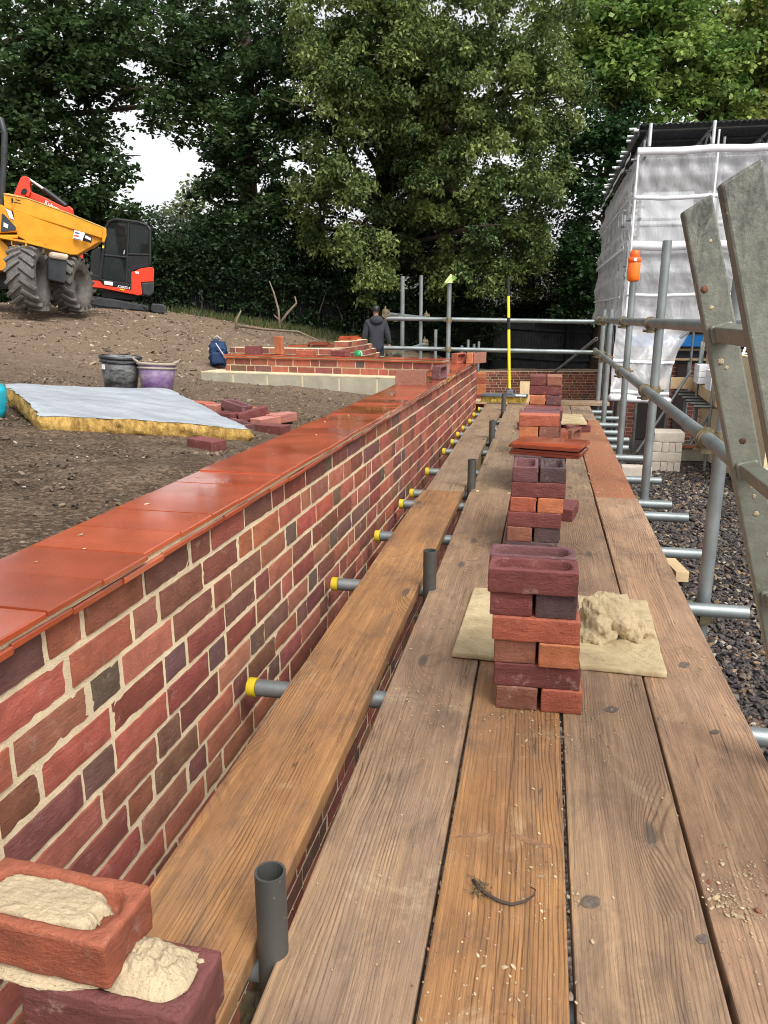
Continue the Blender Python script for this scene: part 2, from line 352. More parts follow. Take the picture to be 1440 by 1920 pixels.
def make_soil():
    t = NT("chalky_soil"); v = t.coord()
    a = t.noise(v, 0.7, 6, 0.65); b = t.noise(v, 5, 8, 0.72); g = t.noise(v, 38, 5, 0.75)
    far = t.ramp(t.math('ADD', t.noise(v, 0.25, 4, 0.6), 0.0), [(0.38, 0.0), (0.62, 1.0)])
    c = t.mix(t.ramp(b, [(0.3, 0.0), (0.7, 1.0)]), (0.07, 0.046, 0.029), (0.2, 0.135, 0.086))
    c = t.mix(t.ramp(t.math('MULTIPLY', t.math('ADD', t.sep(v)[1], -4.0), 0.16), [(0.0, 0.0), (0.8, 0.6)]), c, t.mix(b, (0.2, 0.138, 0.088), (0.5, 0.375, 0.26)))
    c = t.mix(t.ramp(t.math('ADD', t.math('MULTIPLY', a, 0.6), t.math('MULTIPLY', b, 0.4)), [(0.52, 0.0), (0.64, 0.45)]), c, (0.33, 0.26, 0.19))
    c = t.mix(t.ramp(g, [(0.64, 0.0), (0.74, 0.7)]), c, (0.36, 0.29, 0.22))
    c = t.mix(t.ramp(t.noise(v, 120, 3, 0.7), [(0.4, 0.5), (0.55, 0.0)]), c, (0.03, 0.022, 0.016))
    cr = t.sep(t.voro(v, 75, "Color"))[0]; c = t.mix(t.ramp(cr, [(0.6, 0.0), (0.95, 0.6)]), c, t.mix(cr, (0.08, 0.052, 0.033), (0.3, 0.22, 0.155)))
    c = t.mix(t.ramp(cr, [(0.05, 0.6), (0.3, 0.0)]), c, (0.035, 0.025, 0.018))
    vv = t.voro(v, 42); h = t.math('ADD', t.math('MULTIPLY', b, 1.0), t.math('ADD', t.math('MULTIPLY', g, 0.7), t.math('MULTIPLY', vv, 0.4)))
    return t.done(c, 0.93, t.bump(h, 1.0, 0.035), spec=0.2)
SOIL = make_soil()
def make_gravelground():
    t = NT("wet_gravel_bed"); v = t.coord()
    c = t.mix(t.ramp(t.voro(v, 30, "Color"), [(0.2, 0.0), (0.9, 1.0)]), (0.025, 0.022, 0.022), (0.16, 0.13, 0.11))
    return t.done(c, 0.7, t.bump(t.voro(v, 30), 1.0, 0.03))
GRAVELBED = make_gravelground()
def make_attr(name, rough=0.7, spec=0.4, transl=0.0, var=True):
    t = NT(name); c = attr_col(t)
    if var: c = t.mix(t.ramp(t.noise(t.coord(), 70, 3, 0.6), [(0.3, 0.0), (0.7, 1.0)]), t.mix(1.0, c, (0.75, 0.75, 0.75), 'MULTIPLY'), c)
    t.done(c, rough, spec=spec)
    if transl:
        tr = t.n("ShaderNodeBsdfTranslucent"); t.set(tr.inputs[0], c); mx = t.n("ShaderNodeMixShader"); mx.inputs[0].default_value = transl
        t.t.links.new(t.b.outputs[0], mx.inputs[1]); t.t.links.new(tr.outputs[0], mx.inputs[2]); t.t.links.new(mx.outputs[0], t.out.inputs[0])
    return t.mat
STONE = make_attr("loose_stones", 0.6, 0.5)
LEAF = make_attr("leaves", 0.5, 0.35, 0.4, False)
BARK = plain("bark", (0.075, 0.055, 0.04), 0.9, 0, 0.4, 8, 0.8)
DEADWOOD = plain("dead_branch_wood", (0.17, 0.125, 0.085), 0.85, 0, 0.3, 12, 0.4)
CONC = plain("concrete_block", (0.36, 0.33, 0.25), 0.9, 0, 0.2, 5, 0.6)
BLOCKM = plain("pale_aggregate_block", (0.46, 0.4, 0.33), 0.9, 0, 0.12, 9, 0.5)
AERATED = plain("white_aerated_block", (0.72, 0.72, 0.74), 0.85, 0, 0.06, 8, 0.2)
YELLOWPAINT = plain("amber_machine_paint", (0.68, 0.29, 0.012), 0.42, 0, 0.16, 4, 0.0, ((0.16, 0.09, 0.04), 0.62))
REDPAINT = plain("orange_red_machine_paint", (0.72, 0.05, 0.02), 0.35, 0, 0.1, 4)
BLACKP = plain("black_plastic", (0.009, 0.010, 0.012), 0.45, 0, 0.25, 8)
DARKGREY = plain("dark_grey_steel", (0.035, 0.038, 0.042), 0.5, 0.2, 0.3, 8, 0.0, ((0.12, 0.09, 0.07), 0.62))
RUBBER = plain("muddy_tyre_rubber", (0.1, 0.092, 0.085), 0.8, 0, 0.35, 14, 0.4, ((0.2, 0.165, 0.13), 0.55))
MUDRIM = plain("muddy_grey_rim", (0.1, 0.09, 0.08), 0.7, 0.1, 0.3, 9)
WHITE = plain("white_sticker", (0.75, 0.75, 0.76), 0.5, 0, 0.04, 9)
def make_glass():
    t = NT("tinted_cab_glass")
    t.done((0.015, 0.022, 0.02), 0.06, spec=0.5); t.b.inputs["Alpha"].default_value = 0.5
    return t.mat
CABGLASS = make_glass()
def make_sheet():
    t = NT("translucent_white_sheeting"); v = t.coord()
    n = t.noise(t.mapv(v, (3, 3, 3)), 1.0, 5, 0.6)
    d = t.n("ShaderNodeBsdfDiffuse"); t.set(d.inputs[0], t.mix(n, (0.64, 0.64, 0.66), (0.7, 0.7, 0.72)))
    tr = t.n("ShaderNodeBsdfTranslucent"); tr.inputs[0].default_value = (0.75, 0.75, 0.78, 1)
    tp = t.n("ShaderNodeBsdfTransparent")
    m1 = t.n("ShaderNodeMixShader"); m1.inputs[0].default_value = 0.3
    m2 = t.n("ShaderNodeMixShader"); t.set(m2.inputs[0], t.ramp(n, [(0.3, 0.4), (0.7, 0.34)]))
    gl = t.n("ShaderNodeBsdfGlossy"); gl.inputs["Roughness"].default_value = 0.35
    m3 = t.n("ShaderNodeMixShader"); m3.inputs[0].default_value = 0.06
    L = t.t.links.new
    bp = t.bump(t.noise(t.mapv(v, (9, 9, 3)), 1.0, 5, 0.55, 1.6), 0.55, 0.05); t.set(d.inputs["Normal"], bp)
    L(d.outputs[0], m1.inputs[1]); L(tr.outputs[0], m1.inputs[2]); L(m1.outputs[0], m3.inputs[1]); L(gl.outputs[0], m3.inputs[2])
    L(m3.outputs[0], m2.inputs[1]); L(tp.outputs[0], m2.inputs[2]); L(m2.outputs[0], t.out.inputs[0])
    return t.mat
SHEET = make_sheet()
BAND = plain("white_reinforced_band", (0.66, 0.66, 0.69), 0.6, 0, 0.06, 9)
ROOFDARK = plain("dark_corrugated_sheet", (0.05, 0.052, 0.06), 0.5, 0.2, 0.2, 5)
FENCE = plain("dark_stained_fence", (0.014, 0.015, 0.016), 0.9, 0, 0.4, 6, 0.4, None, 0.1)
BLUE = plain("blue_membrane", (0.01, 0.17, 0.5), 0.5, 0, 0.15, 3)
ORANGEP = plain("orange_plastic", (0.95, 0.17, 0.01), 0.35, 0, 0.08, 9)
CLOTH = plain("dark_grey_blue_cloth", (0.028, 0.03, 0.038), 0.9, 0, 0.3, 9, 0.5)
SKIN = plain("skin", (0.4, 0.22, 0.15), 0.6, 0, 0.1, 20)

# ------------------------------------------------------------------ ground
def tps_fit(pts):
    P = np.array(pts, float); n = len(P)
    d = np.sqrt(((P[:, None, :2] - P[None, :, :2]) ** 2).sum(-1)); K = np.where(d > 0, d ** 2 * np.log(d + 1e-9), 0) + np.eye(n) * 0.02
    A = np.zeros((n + 3, n + 3)); A[:n, :n] = K; A[:n, n] = 1; A[:n, n + 1:] = P[:, :2]; A[n, :n] = 1; A[n + 1:, :n] = P[:, :2].T
    w = np.linalg.solve(A, np.concatenate([P[:, 2], [0, 0, 0]]))
    return P, w
TP, TW = tps_fit([(-1, -2, .3), (-1, 2, .3), (-1.2, 3.6, .28), (-1.6, 4.4, .22), (-1, 6, .14), (-1, 7.5, .08), (-1.6, 8.4, .07), (-4, 9, .17), (-3.2, 5.5, .37), (-2.6, 5.5, .33),
    (-2.9, 4.1, .33), (-4.1, 5.3, .42), (-6, 6, .55), (-6, 1, .45), (-10, 2, .7), (-12, 8, .9), (-9.3, 12.9, 1.0), (-9.2, 14.2, 1.02), (-9.9, 16, 1.02), (-8.9, 18.5, .92),
    (-10.6, 21, .9), (-5.1, 23, .12), (-3.8, 17.7, -.66), (-6.4, 17.5, .35), (-3.5, 12.5, .0), (-5.5, 11.5, .35), (-20, 10, 1.2), (-25, 25, 1.2), (-12, 30, .9), (-20, -2, 1.0), (-3, 26, -.3), (-7.5, 22, .5)])
def sstep(a, b, x): t = np.clip((x - a) / (b - a), 0, 1); return t * t * (3 - 2 * t)
def soil_np(X, Y):
    X = np.asarray(X, float); Y = np.asarray(Y, float); z = np.full(X.shape, TW[-3]) + TW[-2] * X + TW[-1] * Y
    for (px, py, _), w in zip(TP, TW):
        r2 = (X - px) ** 2 + (Y - py) ** 2; z = z + w * r2 * 0.5 * np.log(r2 + 1e-18)
    zr = np.where(Y < 21.22 + .1405 * (X + 3), -1.6, -0.62 - (Y - 21.2) * 0.04)
    zr = np.where(Y > 27, -0.85, zr)
    w = np.maximum(sstep(-3.4, -1.6, X) * sstep(8.5, 9.5, Y), sstep(-1.0, -.7, X))
    z = z * (1 - w) + zr * w
    return np.clip(z, -1.6, 2.0)
def soil_noise(X, Y):
    return 0.03 * np.sin(X * 3.1 + 1.3 * np.sin(Y * 2.3)) * np.sin(Y * 2.7 + np.sin(X * 1.9)) + 0.012 * np.sin(X * 9.1 + Y * 4.3) * np.sin(Y * 8.3 - X * 3.7)
def soil_z(x, y): return float(soil_np(np.array([x]), np.array([y]))[0] + soil_noise(np.array([x]), np.array([y]))[0] * 0.5)
def on_soil(px, py, up=0.0):
    d = ray(px, py).normalized(); t = 1.0
    while t < 60:
        p = CAM + d * t
        if p.z < soil_z(p.x, p.y) + up: return Vector((p.x, p.y, soil_z(p.x, p.y) + up))
        t += 0.02
    return CAM + d * 20
WA = R(1.105)          # the garden wall runs a degree off the boards
WN = Vector((math.cos(WA), -math.sin(WA), 0)); WU = Vector((math.sin(WA), math.cos(WA), 0))
def wpt(n, u, z): return WN * n + WU * u + Vector((0, 0, z))
xs = np.concatenate([np.linspace(-60, -12, 14)[:-1], np.linspace(-12, -5, 50)[:-1], np.linspace(-5, -0.9, 100)[:-1], np.linspace(-0.9, 16, 40)])
ys = np.concatenate([np.linspace(-4, 0, 12)[:-1], np.linspace(0, 9, 160)[:-1], np.linspace(9, 26, 110)[:-1], np.linspace(26, 70, 12)])
GX, GY = np.meshgrid(xs, ys); GZ = soil_np(GX, GY)
rough_z = np.array([mnoise.fractal(Vector((x * 2.2, y * 2.2, 0)), 1.0, 2.1, 4) for x, y in zip(GX.ravel(), GY.ravel())]).reshape(GX.shape)
fin = np.array([mnoise.noise(Vector((x * 11, y * 11, 3))) for x, y in zip(GX.ravel(), GY.ravel())]).reshape(GX.shape)
GZ = GZ + soil_noise(GX, GY) * 0.5 + rough_z * 0.022 + fin * 0.008
nx_, ny_ = len(xs), len(ys)
I = np.arange(nx_ * ny_).reshape(ny_, nx_)
Q = np.stack([I[:-1, :-1], I[:-1, 1:], I[1:, 1:], I[1:, :-1]], -1).reshape(-1, 4)
cx = (GX[:-1, :-1] + GX[1:, 1:]).ravel() / 2; cy = (GY[:-1, :-1] + GY[1:, 1:]).ravel() / 2
un = cx * math.cos(WA) - cy * math.sin(WA); uu = cx * math.sin(WA) + cy * math.cos(WA)
keep = ~((un > -0.98) & (uu < 8.75))
setting(mesh_np("soil", np.stack([GX, GY, GZ], -1).reshape(-1, 3), Q[keep], SOIL, smooth=True))
m = MB(); m.add([(-400, -300, -1.52), (400, -300, -1.52), (400, 900, -1.52), (-400, 900, -1.52)], [(0, 1, 2, 3)])
setting(m.build("ground", GRAVELBED))

ICO = bmesh.new(); bmesh.ops.create_icosphere(ICO, subdivisions=1, radius=1.0)
ICO.verts.ensure_lookup_table()
ICOV = np.array([v.co[:] for v in ICO.verts]); ICOF = np.array([[v.index for v in f.verts] for f in ICO.faces]); ICO.free()
def scatter(name, P, S, cols, label, cat, mat=STONE, flat=0.6):
    """one mesh of many small irregular lumps"""
    n = len(P); k = len(ICOV)
    V = ICOV[None] * (1 + npr.normal(0, 0.22, (n, k, 1)))
    V = V * S[:, None, None] * np.stack([npr.uniform(.75, 1.3, n), npr.uniform(.75, 1.3, n), np.full(n, flat) * npr.uniform(.7, 1.2, n)], -1)[:, None, :]
    a = npr.uniform(0, 6.28, n); c, s_ = np.cos(a), np.sin(a)
    tl = npr.normal(0, 0.4, n)
    x = V[..., 0] * c[:, None] - V[..., 1] * s_[:, None]; y = V[..., 0] * s_[:, None] + V[..., 1] * c[:, None]; z = V[..., 2] + x * np.sin(tl)[:, None]
    V = np.stack([x, y, z], -1) + P[:, None, :]
    Fq = ICOF[None] + (np.arange(n) * k)[:, None, None]
    C = np.repeat(np.concatenate([cols, np.ones((n, 1))], 1)[:, None, :], k, 1)
    o = mesh_np(name, V.reshape(-1, 3), Fq.reshape(-1, 3), mat, C.reshape(-1, 4))
    tag(o, label, cat, kind="stuff"); return o
def palette(n, cols, p=None, jit=0.15):
    cols = np.array(cols); i = npr.choice(len(cols), n, p=p); return np.clip(cols[i] * npr.normal(1, jit, (n, 1)), 0.005, 1)

# gravel yard to the right of and below the scaffold
n = 26000
gx = npr.uniform(0.2, 1.0, n) ** 0.8; gy = npr.uniform(1.2, 13.5, n) ** 1.0
gx = 0.45 + npr.uniform(0, 1, n) * (0.45 + gy * 0.36)
P = np.stack([gx, gy, np.full(n, -1.51) + npr.uniform(0, .015, n)], -1)
S = npr.uniform(0.012, 0.026, n) * (0.8 + gy * 0.05)
scatter("gravel", P, S, palette(n, [(.035, .03, .03), (.06, .05, .047), (.12, .095, .075), (.2, .13, .07), (.3, .26, .2), (.09, .05, .04)], [.34, .28, .17, .09, .05, .07]), "dark wet gravel covering the yard below the scaffold", "gravel")
n = 2600
P = np.stack([npr.uniform(-.95, .4, n), npr.uniform(.3, 8.5, n), np.full(n, -1.5)], -1)
scatter("gravel", P, npr.uniform(.012, .03, n), palette(n, [(.05, .04, .035), (.12, .095, .075), (.3, .26, .2)]), "gravel and rubble under the boards at the wall foot", "gravel")
# stones and clods on the soil
n = 11000
sx = npr.uniform(-5.5, -1.02, n); sy = npr.uniform(0.3, 9, n)
sz = soil_np(sx, sy) + soil_noise(sx, sy) * .5
S = np.abs(npr.normal(0, .005, n)) + .003; S[:70] = npr.uniform(.012, .026, 70)
scatter("stones", np.stack([sx, sy, sz], -1), S, palette(n, [(.055, .037, .024), (.12, .082, .053), (.24, .17, .115), (.48, .42, .34)], [.42, .36, .18, .04]), "small chalk stones and clods on the near soil", "stones")
n = 11000
sx = npr.uniform(-14, -1.1, n); sy = npr.uniform(8.5, 22, n); k = (sx < -4.3) | (sy < 8.55); sx, sy = sx[k], sy[k]; n = len(sx)
sz = soil_np(sx, sy) + soil_noise(sx, sy) * .5
scatter("stones", np.stack([sx, sy, sz], -1), np.abs(npr.normal(0, .014, n)) + .008, palette(n, [(.13, .09, .06), (.26, .19, .13), (.42, .35, .27), (.07, .05, .033)], [.34, .36, .14, .16]), "chalky rubble and clods on the bank below the machines", "stones")

# ------------------------------------------------------------------ brickwork
RED, ORANGE, MAROON, PURPLE, DARK, BROWN, PINK = (.37, .10, .055), (.48, .165, .07), (.17, .048, .042), (.15, .06, .06), (.09, .055, .054), (.24, .095, .06), (.42, .17, .13)
WALLCOLS = [(.36, .115, .074), (.41, .145, .092), (.235, .073, .05), (.205, .066, .045), (.29, .092, .06), (.19, .085, .062), (.35, .112, .072), (.26, .092, .062), (.38, .12, .076), (.14, .088, .07)]
def brick_face(mb, u0, u1, ztop, nc, ch, xf, joint, phase=0.0, st=.226, hd=.114, lod=4.5, depth=.09, r=None, flip=False):
    """courses of bricks on the plane x = xf facing +x, running along y; two stretchers to a header"""
    r = r or random.Random(3)
    per = 2 * st + hd
    for k in range(nc):
        zt = ztop - k * ch; zb = zt - (ch - joint)
        ph = phase + (0, .283, .113, .40, .06, .34, .2, .47)[k % 8]
        u = ph + math.floor((u0 - ph) / per) * per - per
        while u < u1:
            for L in (st, st, hd):
                a, b = u + joint / 2, u + L - joint / 2; u += L
                if b < u0 + .03 or a > u1 - .03: continue
                a = max(a, u0); b = min(b, u1)
                c = r.choice(WALLCOLS[:9] if L == st else WALLCOLS + WALLCOLS[5:6] * 2 + WALLCOLS[9:] * 2)
                c = tuple(min(1, x * r.uniform(.85, 1.18)) for x in c) + (1,)
                near = b < lod
                nu, nz = (max(2, int((b - a) / .018)), 4) if near else (1, 1)
                jx = .0016 if near else .001; px = r.uniform(-.0015, .003); tilt = r.uniform(-.0015, .0015)
                vs = []; fs = []
                for i in range(nu + 1):
                    for j in range(nz + 1):
                        uu_ = a + (b - a) * i / nu; zz = zb + (zt - zb) * j / nz
                        ei, ej = i in (0, nu), j in (0, nz)
                        if near:
                            if ei: uu_ += r.gauss(0, jx * .45)
                            if ej: zz += r.gauss(0, jx * .4)
                            if ei and ej and r.random() < .08: uu_ += (.002 if i == 0 else -.002); zz += (.0015 if j == 0 else -.0015)
                        dx = px + tilt * (2 * i / nu - 1) + (r.gauss(0, .0007) if near else 0) - (.0025 if near and (ei or ej) else 0)
                        vs.append((xf + dx, uu_, zz))
                g = lambda i, j: i * (nz + 1) + j
                for i in range(nu):
                    for j in range(nz): fs.append((g(i, j), g(i + 1, j), g(i + 1, j + 1), g(i, j + 1)))
                mb.add(vs, fs, 0, c, near)
                rim = [g(i, 0) for i in range(nu + 1)] + [g(nu, j) for j in range(1, nz + 1)] + [g(i, nz) for i in range(nu - 1, -1, -1)] + [g(0, j) for j in range(nz - 1, 0, -1)]
                rv = [vs[i] for i in rim]; bv = [(xf - depth, p[1], p[2]) for p in rv]; q = len(rv)
                mb.add(rv + bv, [(i, (i + 1) % q, q + (i + 1) % q, q + i) for i in range(q)], 0, c)
CH, JT = .0815, .0155
ZC = .483                                     # top of the coping
def coping(mb, u0, u1, x0, x1, zt, pitch, r, th=.012, bright=1.0, amp=.0015):
    u = u0
    while u < u1 - .02:
        L = min(pitch, u1 - u); k = r.choice((1, 1, 1.12, .86, .94, .7, 1.06, .8)) * bright
        c = (.41 * k, .08 * k ** 1.25, .028 * k ** 1.3, 1)
        dz = r.gauss(0, amp); t1 = r.gauss(0, .001); f = r.gauss(0, .0022)
        a, b = u + .0016, u + L - .0016
        z = zt + dz
        vs = [(x0, a, z - t1), (x1 + f - .002, a, z), (x1 + f - .002, b, z + t1), (x0, b, z),
              (x1 + f, a, z - .003), (x1 + f, b, z - .003 + t1), (x0, a, z - th), (x1 + f, a, z - th), (x1 + f, b, z - th), (x0, b, z - th)]
        mb.add(vs, [(0, 1, 2, 3), (1, 4, 5, 2), (4, 7, 8, 5), (0, 6, 7, 4, 1), (3, 2, 5, 8, 9), (0, 3, 9, 6), (6, 9, 8, 7)], 0, c)
        u += L
U_END = 8.5
gw = thing("garden_wall", "long new red brick garden wall with wet clay tile coping beside the scaffold", "wall", (0, 0, 0), -WA)
D_FACE = .855
m = MB(); r = random.Random(5)
brick_face(m, -1.2, U_END, ZC - .046, 24, CH, -D_FACE, JT, phase=1.318 - .566 - .11, r=r)
brick_face_back = MB()
m.build("brickwork", BRICKW, gw, colors=True)
m = MB(); m.box((-D_FACE - .0045 - .105, (U_END - 1.2) / 2, (ZC - .040 - 1.52) / 2), (.21, U_END + 1.2 - .01, ZC - .040 + 1.52))
m.build("mortar_core", MORTAR, gw)
m = MB(); m.box((-.9625, (U_END - 1.2) / 2, ZC - .012 - .007), (.254, U_END + 1.2, .0137)); m.build("mortar_bed", MORTAR, gw)
m = MB(); coping(m, -1.25, U_END + .02, -1.10, -.825, ZC, .1655, random.Random(2)); m.build("coping", TILE, gw, colors=True)
m = MB(); coping(m, -1.17, U_END + .015, -1.095, -.83, ZC - .026, .1655, random.Random(9), bright=.85); m.build("creasing_course", TILE, gw, colors=True)
m = MB(); 
for i in range(24): m.box((-.97, U_END - .004 + .0, ZC - .046 - i * CH - (CH - JT) / 2), (.205, .006, CH - JT), col=tuple(rnd.choice(WALLCOLS)) + (1,))
m.build("wall_end_bricks", BRICKW, gw, colors=True)

def small_wall(name, label, loc, rotz, u0, u1, ztop, nc, thick, cop=True, seed=1, ch=CH, core_to=-1.5, bond=(.226, .114), lod=0):
    t = thing(name, label, "wall", loc, rotz); rr = random.Random(seed)
    b = MB(); zt = ztop - (.046 if cop else 0)
    brick_face(b, u0, u1, zt, nc, ch, 0, JT, phase=rr.uniform(0, .5), r=rr, lod=lod, st=bond[0], hd=bond[1])
    # far side and ends
    for k in range(nc):
        for uq in (u0, u1):
            b.box((-thick / 2, uq + (-.002 if uq == u0 else .002), zt - k * ch - (ch - JT) / 2), (thick - .004, .006, ch - JT), col=tuple(rr.choice(WALLCOLS)) + (1,))
    b.build("brickwork", BRICKW, t, colors=True)
    b = MB(); b.box((-.004 - thick / 2, (u0 + u1) / 2, (zt + (0.006 if cop else .004) + core_to) / 2), (thick - .006, u1 - u0 - .008, zt + (.006 if cop else .004) - core_to)); b.build("mortar_core", MORTAR, t)
    if cop:
        b = MB(); coping(b, u0 - .02, u1 + .02, -thick - .03, .03, ztop, .1655, rr); coping(b, u0 - .015, u1 + .015, -thick - .025, .025, ztop - .026, .1655, rr); b.build("coping", TILE, t, colors=True)
        b = MB(); b.box((-thick / 2, (u0 + u1) / 2, ztop - .019), (thick + .03, u1 - u0 + .02, .0137)); b.build("mortar_bed", MORTAR, t)
    return t
# return wall on its concrete block footing
RA = math.atan2(8.32 - 8.8, 2.75)
rw = small_wall("return_wall", "short brick return wall with tile coping on a pale block footing", (-3.73, 8.84, 0), RA - R(90), 0, 2.72, ZC, 2, .215, seed=8, core_to=.27)
m = MB(); 
L = 3.05; u = -.22
while u < 2.7:
    w = min(.445, 2.72 - u); m.box((.0, u + w / 2, .05), (.44, w - .012, .46)); u += .455
m.build("block_footing", CONC, rw, bevel=.004)
m = MB(); m.box((0.0, 1.25, .05), (.43, 2.9, .45)); m.box((.0, 1.25, .2855), (.442, 2.92, .012)); m.build("footing_mortar", MORTAR, rw)
# walls of the bays behind it
small_wall("bay_wall", "unfinished brick cross wall standing behind the return wall", (-4.5, 10.85, 0), RA - R(90), 0, 1.75, .47, 6, .215, cop=False, seed=21)
pw = thing("bay_wall", "unfinished brick wall stepped down at its far end beside the worker", "wall", (-2.72, 10.9, 0), -WA)
m = MB(); mc = MB(); rr = random.Random(4)
for k in range(7):
    L = 1.15 + k * .3
    brick_face(m, 0, L, .56 - k * CH, 1, CH, 0, JT, phase=.11 * k, r=rr, lod=0)
    mc.box((-.11, L / 2 - .004, .56 - k * CH - CH / 2 + .006), (.21, L - .01, CH - .001))
    m.box((-.108, -.002, .56 - k * CH - (CH - JT) / 2), (.21, .006, CH - JT), col=tuple(rr.choice(WALLCOLS)) + (1,))
m.build("brickwork", BRICKW, pw, colors=True); mc.build("mortar_core", MORTAR, pw)
small_wall("bay_wall", "low brick wall behind the return wall with loose bricks on it", (-3.75, 9.75, 0), RA - R(90), 0, 1.5, .40, 5, .215, cop=False, seed=31)
# retaining wall at the back of the yard
small_wall("retaining_wall", "low brick retaining wall at the back of the yard below the dark fence", (-3.0, 21.0, 0), R(-90) + R(8), 0, 5.6, -.585, 13, .215, cop=False, seed=41, ch=.072)

# single bricks: rounded, slightly rough boxes with or without a frog
def rbox(sx, sy, sz, rr=.005, nx=12, ny=7, nz=5, frog=0.0, noise=.0008, seed=0, center=False):
    rg = random.Random(seed)
    def axis(h, n):
        inner = [-h + rr + (2 * h - 2 * rr) * i / n for i in range(n + 1)]
        return [-h, -h + rr * .35] + inner + [h - rr * .35, h]
    A = [axis(sx / 2, nx), axis(sy / 2, ny), axis(sz / 2, nz)]
    idx = {}; vs = []; fs = []
    H = (sx / 2, sy / 2, sz / 2)
    def vert(i, j, k):
        if (i, j, k) in idx: return idx[(i, j, k)]
        p = Vector((A[0][i], A[1][j], A[2][k])); q = Vector([max(-H[a] + rr, min(H[a] - rr, p[a])) for a in range(3)])
        d = p - q
        if d.length > 1e-9: p = q + d.normalized() * rr
        nv = mnoise.noise_vector(p * 40 + Vector((seed * 3.7, 1, 2))) * noise * 2 + mnoise.noise_vector(p * 160 + Vector((seed, 5, 2))) * noise
        p = p + nv
        if frog and k == len(A[2]) - 1:
            rx, ry = sx / 2 - .014, sy / 2 - .0145
            qx = max(abs(p.x) - (rx - ry * .8), 0); ds = math.hypot(qx / (ry * .8) if qx else 0, p.y / ry)
            t = max(0, min(1, (1.0 - ds) / .16)); p.z -= frog * t * t * (3 - 2 * t)
        if not center: p.z += sz / 2
        idx[(i, j, k)] = len(vs); vs.append(p); return idx[(i, j, k)]
    N = [len(a) - 1 for a in A]
    for i in range(N[0]):
        for j in range(N[1]):
            fs.append((vert(i, j, 0), vert(i, j + 1, 0), vert(i + 1, j + 1, 0), vert(i + 1, j, 0)))
            fs.append((vert(i, j, N[2]), vert(i + 1, j, N[2]), vert(i + 1, j + 1, N[2]), vert(i, j + 1, N[2])))
    for i in range(N[0]):
        for k in range(N[2]):
            fs.append((vert(i, 0, k), vert(i + 1, 0, k), vert(i + 1, 0, k + 1), vert(i, 0, k + 1)))
            fs.append((vert(i, N[1], k), vert(i, N[1], k + 1), vert(i + 1, N[1], k + 1), vert(i + 1, N[1], k)))
    for j in range(N[1]):
        for k in range(N[2]):
            fs.append((vert(0, j, k), vert(0, j, k + 1), vert(0, j + 1, k + 1), vert(0, j + 1, k)))
            fs.append((vert(N[0], j, k), vert(N[0], j + 1, k), vert(N[0], j + 1, k + 1), vert(N[0], j, k + 1)))
    return vs, fs
BL, BW, BH = .215, .1025, .0625
BRICKME = {}
def brick_mesh(kind, var):
    key = (kind, var)
    if key not in BRICKME:
        m = MB(); vs, fs = rbox(BL - .003 * (var % 2), BW - .002 * (var % 3), BH - .0006, .004, 34, 20, 5, .028 if kind == "frog" else 0, .0007, var * 7 + (50 if kind == "frog" else 0))
        m.add(vs, fs, smooth=True); o = m.build("brick", BRICK); BRICKME[key] = o.data; bpy.data.objects.remove(o)
    return BRICKME[key]
def brick(loc, rot=(0, 0, 0), col=RED, label="", group=None, kind="plain", name="brick"):
    o = bpy.data.objects.new(name, brick_mesh(kind, rnd.randrange(4))); COL.objects.link(o)
    o.location = loc; o.rotation_euler = rot; k = rnd.uniform(.9, 1.1); o.color = (*[min(1, c * k) for c in col], 1)
    tag(o, label, "brick", group); return o
ORD = ["bottom", "second", "third", "fourth", "fifth", "sixth", "seventh", "eighth", "ninth"]
CN = {RED: "red", ORANGE: "orange", MAROON: "maroon", PURPLE: "purple", DARK: "dark", BROWN: "brownish red", PINK: "pink topped"}
def stack(x, yf, courses, where, group, dx=0.0):
    for k, (typ, a, b, *fr) in enumerate(courses):
        kind = "frog" if fr else "plain"; xx = x + dx * k / max(1, len(courses) - 1) + rnd.gauss(0, .002); z = k * BH
        yy = yf + (fr[1] if len(fr) > 1 else 0) + rnd.gauss(0, .003)
        n = len(courses); lev = "top" if k == n - 1 else ORD[k]
        if typ == "H":
            for s, c, w in ((-1, a, "left"), (1, b, "right")):
                if c: brick((xx + s * .0545, yy + .1075 + rnd.gauss(0, .003), z), (0, 0, R(90) + rnd.gauss(0, .015)), c, f"{CN[c]} end-on brick, {w} of {lev} course, {where}", group, kind)
        else:
            for s, c, w in ((0, a, "front"), (1, b, "rear")):
                if c: brick((xx + rnd.gauss(0, .003), yy + .052 + s * .11, z), (0, 0, rnd.gauss(0, .015)), c, f"{CN[c]} lengthwise brick, {w} of {lev} course, {where}", group, kind)
G = "bricks stacked along the scaffold boards"
stack(.031, 1.79, [("H", BROWN, RED), ("S", MAROON, RED), ("H", BROWN, ORANGE), ("S", RED, MAROON), ("H", MAROON, DARK), ("S", MAROON, PURPLE, 1, -.01)], "the stack on the mortar board", G, -.025)
stack(-.004, 3.07, [("S", DARK, DARK), ("H", BROWN, DARK), ("S", MAROON, MAROON), ("H", RED, ORANGE), ("S", MAROON, BROWN), ("H", PURPLE, DARK, 1)], "the second stack from the front", G, .016)
stack(.01, 3.32, [("H", MAROON, DARK), ("S", MAROON, RED), ("H", RED, MAROON), ("S", MAROON, MAROON), ("H", PURPLE, MAROON), ("S", DARK, MAROON)], "the stack under the clay tiles", G, 0)
stack(.003, 4.22, [("H", RED, MAROON), ("S", RED, MAROON), ("H", RED, MAROON), ("S", MAROON, RED), ("H", DARK, RED), ("H", ORANGE, BROWN), ("S", RED, PURPLE)], "the stack behind the clay tiles", G, 0)
